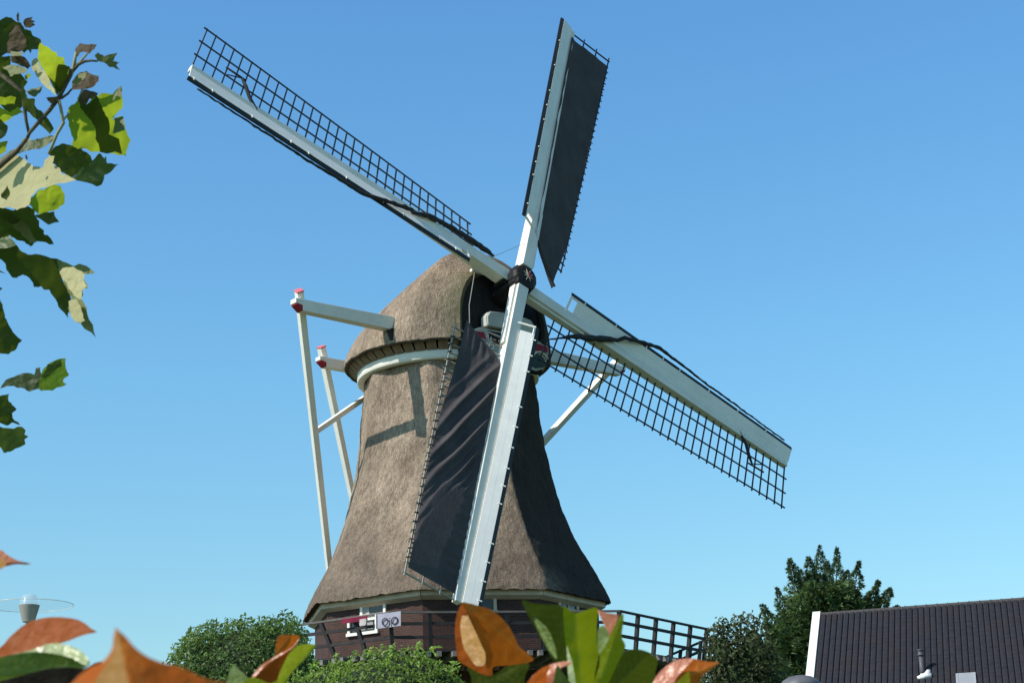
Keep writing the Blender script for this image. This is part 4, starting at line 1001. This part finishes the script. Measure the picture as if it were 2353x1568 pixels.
P_([(45, 330), (50, 230), (90, 150), (120, 160), (150, 220), (165, 290), (110, 320)], pl_brown, -.02, rib=((100, 320), (100, 150)), seed=2, cup=.3, wave=.06)
P_([(142, 140), (150, 118), (205, 105), (188, 120), (215, 130), (200, 142), (218, 152), (185, 172), (160, 172), (148, 160)], pl_brown, 0, rib=((150, 165), (200, 110)), seed=3)
P_([(104, 130), (100, 95), (110, 72), (118, 100), (118, 135)], pl_brown, 0, rib=((110, 135), (110, 75)), seed=4)
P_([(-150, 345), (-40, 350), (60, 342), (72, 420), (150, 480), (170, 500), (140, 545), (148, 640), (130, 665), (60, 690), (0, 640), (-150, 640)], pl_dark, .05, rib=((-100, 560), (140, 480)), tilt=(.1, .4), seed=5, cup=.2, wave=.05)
P_([(15, 412), (60, 398), (110, 402), (170, 430), (150, 450), (100, 455), (62, 470), (50, 440)], pl_olive, -.01, rib=((15, 430), (165, 432)), tilt=LIT, seed=6)
P_([(62, 345), (95, 330), (150, 350), (190, 405), (170, 425), (110, 395), (75, 385)], pl_brown, -.01, rib=((65, 350), (185, 415)), seed=7)
P_([(62, 312), (100, 318), (150, 325), (110, 345), (65, 345)], pl_olive, -.02, rib=((62, 330), (148, 327)), tilt=LIT, seed=8)
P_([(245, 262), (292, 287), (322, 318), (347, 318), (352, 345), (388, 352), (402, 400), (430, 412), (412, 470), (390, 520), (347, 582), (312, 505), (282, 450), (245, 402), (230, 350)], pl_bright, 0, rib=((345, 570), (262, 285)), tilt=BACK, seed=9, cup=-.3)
P_([(310, 370), (350, 390), (402, 400), (430, 412), (412, 470), (390, 520), (350, 585), (320, 520), (310, 460), (330, 440), (328, 410)], pl_dark, -.012, rib=((345, 580), (390, 400)), tilt=(.2, .3), seed=10)  # dark piece over the same leaf, painted as its shaded part
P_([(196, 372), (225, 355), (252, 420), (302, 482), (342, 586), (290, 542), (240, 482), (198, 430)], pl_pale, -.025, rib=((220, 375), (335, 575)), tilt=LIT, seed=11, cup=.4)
P_([(150, 470), (180, 445), (190, 470), (160, 490)], pl_bright, 0, rib=((150, 480), (185, 455)), tilt=BACK, seed=12)
P_([(160, 560), (220, 540), (265, 525), (245, 570), (210, 595), (180, 585)], pl_mid, .01, rib=((160, 570), (260, 530)), tilt=LIT, seed=13)
P_([(280, 600), (350, 590), (362, 612), (320, 640), (300, 625)], pl_brown, -.01, rib=((280, 605), (350, 605)), seed=14)
P_([(140, 500), (158, 560), (165, 600), (212, 605), (215, 650), (270, 702), (330, 788), (306, 822), (242, 762), (182, 692), (138, 660), (125, 560)], pl_dark, -.03, rib=((145, 520), (310, 800)), tilt=(.3, .2), seed=15, cup=.5)
# curled young leaves and the serrated one
P_([(448, 410), (460, 300), (490, 264), (540, 274), (592, 274), (580, 300), (546, 332), (520, 318), (490, 322), (472, 352), (458, 400)], pl_brown, 0, rib=((455, 400), (580, 285)), seed=16, cup=.5, wave=.06)
P_([(580, 338), (600, 320), (640, 346), (718, 324), (700, 360), (692, 376), (732, 382), (712, 400), (738, 428), (670, 412), (640, 386), (598, 376)], pl_olive, 0, rib=((590, 350), (700, 390)), tilt=(.1, .1), seed=17)
P_([(436, 552), (440, 500), (480, 450), (530, 434), (560, 455), (602, 464), (604, 500), (572, 532), (522, 546), (470, 550)], pl_brown, -.01, rib=((440, 540), (595, 475)), seed=18, cup=.6, wave=.08)
P_([(440, 505), (480, 455), (535, 445), (520, 480), (470, 520)], pl_olive, -.02, rib=((445, 510), (530, 450)), tilt=LIT, seed=19)
P_([(478, 620), (500, 575), (512, 550), (530, 548), (570, 560), (600, 572), (590, 600), (548, 605), (528, 640)], pl_brown, -.015, rib=((485, 610), (590, 580)), seed=20, wave=.08)
# big right-hand leaf: sun-filled blade with darker pieces laid over it as painted shade
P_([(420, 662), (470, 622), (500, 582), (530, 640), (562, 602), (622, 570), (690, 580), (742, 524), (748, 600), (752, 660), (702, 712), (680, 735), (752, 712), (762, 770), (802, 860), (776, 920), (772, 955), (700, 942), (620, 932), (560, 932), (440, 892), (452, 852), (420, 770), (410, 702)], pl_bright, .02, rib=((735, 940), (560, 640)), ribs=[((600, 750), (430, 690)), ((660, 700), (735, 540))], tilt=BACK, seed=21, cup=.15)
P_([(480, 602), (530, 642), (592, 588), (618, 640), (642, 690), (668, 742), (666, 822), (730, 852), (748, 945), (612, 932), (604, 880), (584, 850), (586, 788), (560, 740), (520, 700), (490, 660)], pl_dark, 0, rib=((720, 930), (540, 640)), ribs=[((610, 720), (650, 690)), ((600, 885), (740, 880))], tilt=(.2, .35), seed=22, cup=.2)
P_([(700, 722), (752, 712), (768, 765), (762, 800), (720, 812), (690, 818)], pl_mid, -.01, rib=((700, 815), (750, 720)), tilt=LIT, seed=23)
P_([(688, 620), (712, 560), (742, 526), (748, 600), (720, 585)], pl_olive, -.01, rib=((695, 615), (742, 530)), tilt=LIT, seed=24)
P_([(-150, 1000), (0, 970), (60, 925), (95, 908), (120, 905), (138, 850), (182, 845), (190, 858), (242, 850), (322, 830), (332, 850), (282, 895), (262, 905), (200, 915), (122, 940), (40, 968), (-100, 1030)], pl_mid, .03, rib=((-100, 1010), (300, 845)), tilt=(-.1, -.3), seed=25, cup=.3)
P_([(262, 905), (270, 870), (322, 832), (330, 850), (284, 892)], pl_olive, .02, rib=((265, 900), (325, 840)), tilt=LIT, seed=26)
# pale leaf seen from below
P_([(-200, 1020), (0, 990), (60, 967), (115, 950), (160, 985), (205, 1020), (262, 1028), (272, 980), (302, 955), (336, 955), (322, 1000), (366, 1030), (380, 1066), (466, 1102), (362, 1122), (250, 1152), (190, 1202), (178, 1252), (102, 1287), (60, 1270), (0, 1272), (-200, 1260)], pl_pale, 0, rib=((-150, 1090), (440, 1098)), ribs=[((0, 1095), (110, 960)), ((60, 1100), (100, 1275)), ((200, 1100), (300, 965))], tilt=LIT, seed=27, cup=.06, wave=.02)
P_([(5, 1190), (45, 1135), (62, 1190), (40, 1225), (10, 1212)], pl_dark, -.01, rib=((15, 1210), (45, 1145)), seed=28)
P_([(300, 942), (342, 895), (390, 878), (442, 892), (492, 902), (552, 952), (566, 985), (560, 1005), (500, 1040), (440, 1088), (372, 1052), (366, 1030), (322, 1000), (316, 966)], pl_dark, -.02, rib=((310, 950), (550, 980)), tilt=(.2, .3), seed=29, cup=.2)
P_([(440, 1090), (500, 1030), (560, 1000), (566, 985), (608, 938), (640, 970), (648, 955), (656, 1000), (728, 1006), (692, 1040), (640, 1072), (622, 1132), (590, 1142), (502, 1112)], pl_mid, -.012, rib=((440, 1088), (720, 1008)), tilt=(.1, .1), seed=30, cup=.1)
P_([(188, 1212), (240, 1162), (332, 1130), (372, 1140), (380, 1165), (398, 1202), (392, 1250), (332, 1290), (242, 1312), (212, 1292), (178, 1252)], pl_bright, .015, rib=((200, 1300), (380, 1150)), tilt=BACK, seed=31, cup=.15)
P_([(210, 1320), (250, 1310), (332, 1296), (338, 1325), (362, 1362), (300, 1377), (262, 1352)], pl_dark, .02, rib=((215, 1320), (350, 1360)), seed=32)
P_([(-200, 1260), (0, 1270), (82, 1290), (150, 1258), (212, 1285), (216, 1325), (238, 1350), (242, 1392), (268, 1410), (270, 1435), (292, 1440), (330, 1496), (252, 1480), (220, 1480), (186, 1510), (150, 1480), (100, 1470), (60, 1440), (0, 1475), (-200, 1470)], pl_dark, .01, rib=((-100, 1300), (320, 1490)), tilt=(.15, .3), seed=33, cup=.15)
P_([(-60, 1290), (0, 1282), (60, 1292), (130, 1350), (182, 1402), (200, 1440), (224, 1482), (186, 1490), (120, 1420), (40, 1350), (-60, 1340)], pl_olive, -.01, rib=((-40, 1300), (200, 1470)), tilt=(-.2, -.35), seed=34, cup=.2)
# hanging leaf with a pale folded-over half
P_([(-150, 120), (0, 160), (52, 140), (95, 150), (120, 185), (170, 215), (240, 215), (350, 240), (370, 330), (420, 430), (436, 490), (418, 540), (418, 606), (372, 552), (342, 492), (302, 430), (268, 430), (250, 410), (206, 414), (200, 385), (170, 352), (140, 338), (100, 360), (76, 356), (40, 310), (32, 270), (0, 242), (-150, 200)], pl_dark, .02, ZB, rib=((-50, 160), (410, 590)), tilt=(.2, .2), seed=35, cup=.15)
P_([(175, 215), (240, 214), (350, 240), (450, 287), (480, 272), (502, 276), (582, 326), (522, 334), (512, 370), (528, 385), (540, 414), (506, 430), (510, 460), (500, 492), (532, 540), (546, 612), (588, 724), (492, 636), (462, 630), (432, 580), (416, 545), (440, 492), (410, 420), (370, 340), (340, 262), (240, 235)], pl_olive, 0, ZB, rib=((230, 222), (580, 715)), ribs=[((365, 330), (510, 370)), ((430, 490), (500, 500))], tilt=(-.35, -.45), seed=36, cup=.12)
P_([(365, 320), (380, 300), (450, 290), (520, 336), (510, 372), (540, 412), (504, 432), (500, 490), (470, 480), (420, 425)], pl_pale, -.012, ZB, rib=((370, 320), (500, 480)), tilt=LIT, seed=37)
P_([(420, 500), (470, 490), (500, 560), (520, 620), (492, 634), (460, 628), (432, 580)], pl_pale, -.012, ZB, rib=((430, 500), (500, 630)), tilt=LIT, seed=38)
P_([(-150, 480), (0, 488), (16, 520), (24, 560), (30, 600), (52, 642), (80, 690), (135, 740), (112, 760), (105, 785), (52, 826), (0, 820), (-150, 800)], pl_dark, 0, ZB, rib=((-80, 560), (120, 745)), seed=39, tilt=(.2, .2))
P_([(-120, 400), (0, 415), (16, 425), (0, 435), (-120, 440)], pl_dark, 0, ZB, rib=((-100, 420), (10, 425)), seed=40)
P_([(-130, 300), (0, 312), (40, 335), (0, 322), (-130, 320)], pl_dark, 0, ZB, rib=((-120, 310), (35, 332)), seed=401)
P_([(0, 1036), (32, 985), (82, 965), (142, 940), (210, 950), (218, 912), (246, 904), (250, 970), (240, 1000), (240, 1035), (182, 1055), (130, 1030), (60, 1020)], pl_dark, 0, ZB, rib=((5, 1034), (240, 960)), seed=41, cup=.3)
P_([(240, 1040), (240, 985), (262, 920), (292, 885), (402, 850), (412, 935), (424, 950), (392, 975), (386, 995), (408, 1010), (322, 1048), (252, 1050)], pl_bright, -.01, ZB, rib=((240, 1010), (405, 860)), tilt=(.3, .3), seed=42, cup=.45)
P_([(250, 960), (292, 888), (375, 860), (380, 900), (330, 930), (270, 975)], pl_mid, -.02, ZB, rib=((250, 960), (375, 865)), tilt=(.1, .3), seed=43)
P_([(-150, 1060), (0, 1080), (56, 1068), (50, 1105), (75, 1135), (102, 1160), (75, 1185), (76, 1212), (125, 1258), (76, 1242), (42, 1262), (0, 1245), (-150, 1220)], pl_dark, 0, ZB, rib=((-60, 1150), (115, 1250)), seed=44, tilt=(.2, .1))
P_([(-150, 1280), (0, 1268), (60, 1278), (130, 1268), (158, 1290), (150, 1318), (174, 1326), (150, 1346), (158, 1372), (110, 1398), (60, 1422), (22, 1428), (0, 1392), (-150, 1400)], pl_mid, .01, ZB, rib=((-80, 1340), (165, 1325)), seed=45, tilt=(.3, .3), cup=.2)
# bits at the very edge
for i_, (poly, mt, tl) in enumerate([
        ([(-120, 590), (0, 592), (100, 598), (90, 640), (0, 640), (-120, 650)], pl_bright, BACK), ([(-120, 660), (0, 655), (60, 690), (110, 660), (148, 690), (80, 712), (30, 750), (-120, 720)], pl_bright, BACK),
        ([(-120, 720), (0, 722), (48, 772), (32, 830), (10, 850), (-120, 860)], pl_dark, GRZ), ([(-120, 870), (0, 872), (50, 866), (36, 930), (0, 950), (-120, 950)], pl_bright, BACK),
        ([(-120, 1460), (0, 1462), (60, 1445), (100, 1500), (0, 1520), (-120, 1530)], pl_mid, LIT)]):
    P_(poly, mt, .03, rib=(poly[0], poly[2]), tilt=tl, seed=60 + i_)
def twig(pts, r0, r1, mat, zf=ZA, dz=0, name='twig'):
    q = zf(pts); n_ = len(q); m = MB(); m.tube([at(u, v, PD + dz) for u, v in q], [(r0 + (r1 - r0) * i / (n_ - 1)) * .375 * PD / FPX for i in range(n_)], 8); return m.build(name, mat, plane, True)
twig([(165, 850), (180, 815), (240, 745), (300, 680), (360, 600), (405, 510), (430, 460), (440, 425)], 11, 17, twig_m)
twig([(425, 470), (450, 420), (458, 370), (466, 320)], 16, 8, twig_pale)
twig([(440, 440), (480, 395), (520, 376), (560, 372), (598, 376)], 13, 6, twig_m)
twig([(450, 420), (490, 380), (535, 330)], 10, 6, twig_pale)
twig([(358, 605), (372, 660), (384, 730), (390, 752), (350, 820), (325, 880), (298, 945)], 10, 9, twig_pale)
twig([(380, 740), (405, 715), (430, 690)], 9, 5, twig_pale)
twig([(372, 605), (415, 575), (440, 545)], 9, 6, twig_m)
twig([(480, 610), (495, 575), (505, 545)], 8, 6, twig_pale)
twig([(178, 820), (160, 740), (150, 660), (140, 560), (-200, 300)], 9, 14, twig_m)
twig([(165, 975), (158, 950)], 6, 6, twig_m)
twig([(165, 850), (100, 930), (-100, 1100), (-400, 1400)], 11, 26, twig_m, dz=.06)
# limb and trunk of the plane tree, out to the left
pm = MB(); e0 = at(-150, 525, PD + .06)
pm.tube([V((-3.6, 4.4, -.1)), V((-3.55, 4.38, 1.2)), V((-3.4, 4.3, 2.0)), V((-2.9, 4.1, 2.5))], [.20, .16, .13, .10], 14)
pm.tube([V((-3.4, 4.3, 2.0)), V((-2.6, 3.8, 2.35)), e0.lerp(V((-2.6, 3.8, 2.35)), .4), e0], [.10, .06, .03, .011], 10)
pm.build('trunk', M('plane_bark', (.22, .20, .14), (.12, .11, .08), .85, 5, c3=(.32, .30, .2), scale3=4, amt3=.8), plane, True)

# ------------------------------------------------------------------ red-tipped photinia in the foreground
Z1 = lambda P: [(x * .3212, 1217.6 + y * .3212) for x, y in P]
Z2 = lambda P: [(1007.7 + x * .2855, 1301.6 + y * .2855) for x, y in P]
or_l = lm('photinia_orange', (.66, .145, .018), (.85, .20, .012), .42, .42, spec=.2, rib=(.62, .28, .06), var=.3, ns=22)
or_d = lm('photinia_russet', (.46, .100, .016), (.60, .12, .01), .38, .5, spec=.12, rib=(.40, .14, .04), var=.3, ns=22)
or_in = lm('photinia_ochre', (.64, .34, .09), (.68, .34, .05), .35, .42, rib=(.45, .2, .05), var=.35, ns=26)
or_pk = lm('photinia_salmon', (.58, .20, .11), (.6, .2, .08), .30, .32, rib=(.75, .36, .22), var=.2, ns=20)
gr_l = lm('photinia_yellow_green', (.33, .36, .012), (.56, .60, .010), .45, .35, rib=(.38, .42, .08), var=.3, ns=18)
gr_m = lm('photinia_green', (.17, .23, .055), (.26, .34, .03), .35, .30, rib=(.34, .42, .16), var=.3, ns=18)
gr_o = lm('photinia_olive', (.105, .130, .014), (.18, .21, .01), .35, .38, rib=(.16, .19, .05), var=.35, ns=18)
gr_p = lm('photinia_pale_green', (.46, .53, .25), (.40, .5, .12), .25, .30, rib=(.55, .62, .36), var=.2, ns=18)
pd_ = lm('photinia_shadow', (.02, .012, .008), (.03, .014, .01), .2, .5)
stem_m = M('photinia_stem', (.22, .08, .03), (.14, .06, .03), .6, 40)
ph1 = thing('photinia_shrub', tuple(V((at(300, 1600, 1.2).x, at(300, 1600, 1.2).y, 0))), 'photinia shrub with rust orange and green leaves at the lower left corner', 'shrub', 'photinia shrubs in the foreground')
ph2 = thing('photinia_shrub', tuple(V((at(1330, 1600, 1.5).x, at(1330, 1600, 1.5).y, 0))), 'photinia shrub with an orange bud and upright green leaves in front of the mill', 'shrub', 'photinia shrubs in the foreground')
def Q1_(poly, d, mat, **kw): return leaf(ph1, Z1(poly), d, mat, res=36, veins=6, **kw)
def Q2_(poly, d, mat, **kw): return leaf(ph2, Z2(poly), d, mat, res=36, veins=6, **kw)
def zr(r, z): return z(list(r))
Q1_([(-130, 150), (0, 138), (50, 172), (130, 215), (215, 236), (205, 243), (110, 240), (40, 256), (0, 276), (-130, 300)], 1.25, or_pk, rib=zr([(-130, 230), (210, 239)], Z1), tilt=(-.2, -.3), seed=70)
Q1_([(-130, 260), (0, 205), (40, 225), (30, 258), (0, 272), (-130, 290)], 1.245, or_in, rib=zr([(-130, 250), (35, 235)], Z1), tilt=(-.2, -.3), seed=71)
Q1_([(50, 232), (110, 228), (160, 224), (214, 236), (180, 243), (110, 241), (45, 254)], 1.243, or_d, rib=zr([(50, 240), (210, 238)], Z1), seed=72)
Q1_([(-200, 960), (0, 835), (60, 770), (150, 690), (230, 645), (340, 620), (450, 620), (550, 635), (615, 668), (650, 700), (676, 712), (690, 726), (620, 741), (560, 760), (470, 795), (330, 832), (200, 872), (80, 890), (-100, 1000)], 1.15, or_d, rib=zr([(-100, 960), (685, 725)], Z1), tilt=(-.25, -.4), cup=.25, seed=73, curl=.15)
Q1_([(-150, 950), (0, 905), (80, 885), (230, 852), (330, 813), (430, 808), (520, 830), (590, 870), (630, 920), (640, 950), (618, 972), (580, 985), (480, 976), (350, 985), (200, 1022), (0, 1078), (-150, 1130)], 1.05, gr_m, rib=zr([(-150, 1040), (625, 962)], Z1), tilt=(.1, .4), cup=.3, seed=74)
Q1_([(85, 884), (230, 853), (330, 813), (430, 808), (520, 830), (590, 870), (632, 925), (610, 962), (500, 905), (340, 872), (200, 868)], 1.04, gr_p, rib=zr([(90, 880), (620, 955)], Z1), tilt=(-.2, -.7), seed=75, cup=.1)
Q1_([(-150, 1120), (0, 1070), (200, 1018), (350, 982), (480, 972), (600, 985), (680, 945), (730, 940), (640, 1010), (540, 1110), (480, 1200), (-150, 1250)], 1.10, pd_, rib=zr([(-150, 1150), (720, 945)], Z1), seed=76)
# the large blurred leaf nearest the lens
Q1_([(480, 1140), (560, 1042), (650, 975), (740, 930), (798, 850), (812, 760), (828, 690), (846, 712), (900, 760), (960, 830), (1050, 898), (1150, 940), (1250, 965), (1330, 990), (1420, 1040), (1520, 1070), (1640, 1100), (1700, 1180), (900, 1300), (500, 1200)], .62, or_l, rib=zr([(832, 690), (930, 1200)], Z1), tilt=(-.1, -.45), cup=.5, seed=77, wave=.006)
Q1_([(660, 1120), (700, 1040), (760, 960), (808, 880), (832, 740), (850, 800), (880, 930), (905, 1060), (930, 1180), (700, 1200)], .612, or_in, rib=zr([(832, 740), (830, 1190)], Z1), tilt=(-.5, -.3), seed=78, wave=.006)
# shoot beside the clipped shrub
Q1_([(1988, 760), (2060, 746), (2130, 750), (2142, 768), (2100, 830), (2040, 880), (1978, 905), (1968, 870)], 1.52, or_l, rib=zr([(1975, 890), (2080, 752)], Z1), tilt=(.3, .1), seed=79, cup=.3)
Q1_([(2142, 762), (2120, 810), (2092, 860), (2032, 930), (2000, 1010), (1985, 1075), (1900, 1085), (1808, 1045), (1850, 982), (1900, 935), (1972, 900), (2080, 836)], 1.50, or_d, rib=zr([(1820, 1050), (2138, 765)], Z1), tilt=(-.1, .2), seed=80, cup=.2)
Q1_([(1800, 1050), (1850, 980), (1975, 895), (2080, 838), (2140, 768), (2110, 822), (2030, 880), (1900, 960), (1830, 1040)], 1.49, or_pk, rib=zr([(1810, 1045), (2135, 772)], Z1), tilt=(-.3, -.5), seed=81)
Q1_([(2250, 815), (2256, 832), (2190, 910), (2130, 972), (2090, 1010), (2060, 1062), (2030, 1130), (1975, 1130), (1990, 1040), (2050, 905), (2112, 832), (2180, 812)], 1.46, gr_l, rib=zr([(2000, 1120), (2245, 822)], Z1), tilt=(-.2, .1), seed=82, cup=.2)
Q1_([(1670, 962), (1720, 1000), (1765, 1042), (1772, 1072), (1740, 1130), (1610, 1130), (1628, 1060), (1645, 1000)], 1.48, gr_m, rib=zr([(1690, 1130), (1672, 970)], Z1), tilt=(-.2, -.4), seed=83)
Q1_([(1740, 1100), (1785, 1050), (1860, 1062), (1930, 1092), (1985, 1070), (1980, 1140), (1740, 1140)], 1.47, gr_l, rib=zr([(1740, 1130), (1980, 1080)], Z1), seed=84)
# right-hand group: furled orange leaf
Q2_([(188, 288), (258, 294), (330, 314), (400, 334), (480, 384), (560, 470), (610, 560), (650, 640), (720, 692), (762, 742), (700, 772), (560, 790), (440, 802), (430, 868), (380, 862), (372, 790), (360, 690), (300, 520), (240, 380)], 1.62, or_l, rib=zr([(215, 300), (740, 735)], Z2), tilt=(.35, .1), cup=.2, seed=90, curl=.1)
Q2_([(188, 288), (212, 318), (250, 420), (300, 532), (350, 640), (384, 700), (390, 800), (420, 872), (330, 852), (240, 802), (162, 752), (140, 640), (130, 500), (146, 380)], 1.61, or_d, rib=zr([(195, 295), (400, 860)], Z2), tilt=(-.3, .1), cup=.25, seed=91)
Q2_([(212, 335), (252, 425), (302, 532), (350, 640), (376, 700), (368, 784), (300, 790), (240, 712), (200, 640), (174, 500), (184, 405)], 1.60, or_in, rib=zr([(215, 340), (350, 780)], Z2), tilt=(-.6, -.35), seed=92, cup=-.15)
Q2_([(230, 800), (330, 850), (430, 868), (560, 792), (720, 770), (700, 860), (640, 980), (300, 980), (260, 880)], 1.66, gr_o, rib=zr([(300, 970), (640, 800)], Z2), seed=93)
# upright green leaves
Q2_([(668, 268), (760, 290), (860, 300), (1003, 325), (1022, 560), (1042, 750), (1000, 770), (922, 748), (870, 660), (790, 520), (720, 390)], 1.50, gr_o, rib=zr([(690, 290), (1000, 760)], Z2), tilt=(.3, .1), seed=94, cup=.15)
Q2_([(760, 395), (820, 440), (880, 500), (930, 620), (950, 735), (900, 690), (840, 590), (790, 490)], 1.49, gr_m, rib=zr([(770, 410), (940, 720)], Z2), tilt=(-.4, -.2), seed=95)
Q2_([(1003, 322), (1050, 345), (1102, 368), (1180, 348), (1276, 330), (1272, 450), (1270, 560), (1286, 700), (1260, 840), (1225, 990), (1090, 990), (1060, 850), (1040, 740), (1015, 560)], 1.47, gr_l, rib=zr([(1150, 985), (1100, 375)], Z2), tilt=(.25, .2), seed=96, cup=.15)
Q2_([(1482, 370), (1484, 450), (1472, 560), (1502, 642), (1440, 770), (1330, 990), (1225, 990), (1262, 880), (1292, 770), (1282, 640), (1280, 505), (1330, 470), (1372, 552), (1432, 440)], 1.45, gr_l, rib=zr([(1270, 985), (1480, 390)], Z2), tilt=(-.1, .25), seed=97, cup=.2)
Q2_([(1282, 500), (1330, 470), (1372, 552), (1350, 620), (1290, 700), (1282, 600)], 1.44, gr_m, rib=zr([(1290, 690), (1365, 560)], Z2), tilt=(-.35, -.3), seed=98)
Q2_([(1278, 350), (1330, 362), (1382, 372), (1442, 386), (1424, 450), (1392, 540), (1370, 562), (1335, 470)], 1.46, or_pk, rib=zr([(1285, 352), (1375, 555)], Z2), tilt=(-.3, -.2), seed=99, cup=.2)
Q2_([(1500, 682), (1550, 664), (1602, 660), (1660, 672), (1702, 692), (1745, 725), (1762, 762), (1742, 850), (1715, 990), (1330, 990), (1400, 820)], 1.56, gr_o, rib=zr([(1400, 985), (1700, 700)], Z2), tilt=(.2, .35), seed=100, cup=.12)
Q2_([(690, 960), (710, 930), (780, 850), (880, 790), (962, 765), (1062, 756), (1046, 790), (1000, 800), (962, 850), (968, 990), (690, 990)], 1.36, or_pk, rib=zr([(700, 980), (1050, 762)], Z2), tilt=(-.3, -.4), seed=101, cup=.2)
Q2_([(690, 960), (710, 930), (780, 850), (850, 800), (900, 795), (870, 860), (860, 990), (690, 990)], 1.355, or_l, rib=zr([(700, 980), (880, 800)], Z2), tilt=(-.1, -.1), seed=102)
Q2_([(925, 990), (935, 860), (955, 790), (1000, 850), (1060, 930), (1080, 990)], 1.35, gr_m, rib=zr([(1000, 985), (958, 800)], Z2), tilt=(.1, .2), seed=103)
Q2_([(1030, 640), (1050, 690), (1080, 790), (1105, 990), (1060, 990), (1040, 850)], 1.40, gr_p, rib=zr([(1080, 985), (1034, 650)], Z2), tilt=(-.2, -.2), seed=104)
Q2_([(1700, 990), (1720, 930), (1772, 850), (1850, 780), (1950, 738), (2050, 735), (2130, 755), (2200, 762), (2256, 768), (2182, 822), (2100, 892), (2050, 990)], 1.42, or_l, rib=zr([(1750, 985), (2245, 770)], Z2), tilt=(-.1, -.1), seed=105, cup=.2)
Q2_([(1700, 990), (1720, 930), (1772, 850), (1850, 782), (1950, 740), (2040, 740), (1990, 800), (1920, 880), (1850, 990)], 1.415, or_pk, rib=zr([(1730, 985), (2035, 742)], Z2), tilt=(-.45, -.5), seed=106)
Q2_([(1860, 990), (1920, 920), (2000, 842), (2016, 838), (2012, 990)], 1.40, gr_l, rib=zr([(1900, 985), (2010, 845)], Z2), seed=107)
# stalks down to the ground
rnds = random.Random(3)
for par, pts in ((ph1, [(60, 1590, 1.15), (300, 1640, .65), (620, 1600, 1.5), (-40, 1310, 1.25)]), (ph2, [(1120, 1570, 1.63), (1330, 1590, 1.46), (1440, 1590, 1.55), (1230, 1600, 1.36), (1560, 1590, 1.42)])):
    for u, v, d in pts:
        p = at(u, v, d); b = V(par['_o']); m = MB(); m.tube([b + V((rnds.uniform(-.05, .05), rnds.uniform(-.05, .05), -.02)), b.lerp(p, .55) + V((0, .03, .06)), p], [.014, .009, .003], 8); m.build('stem', stem_m, par, True)
for o in list(bpy.data.objects):
    if '_o' in o: del o['_o']
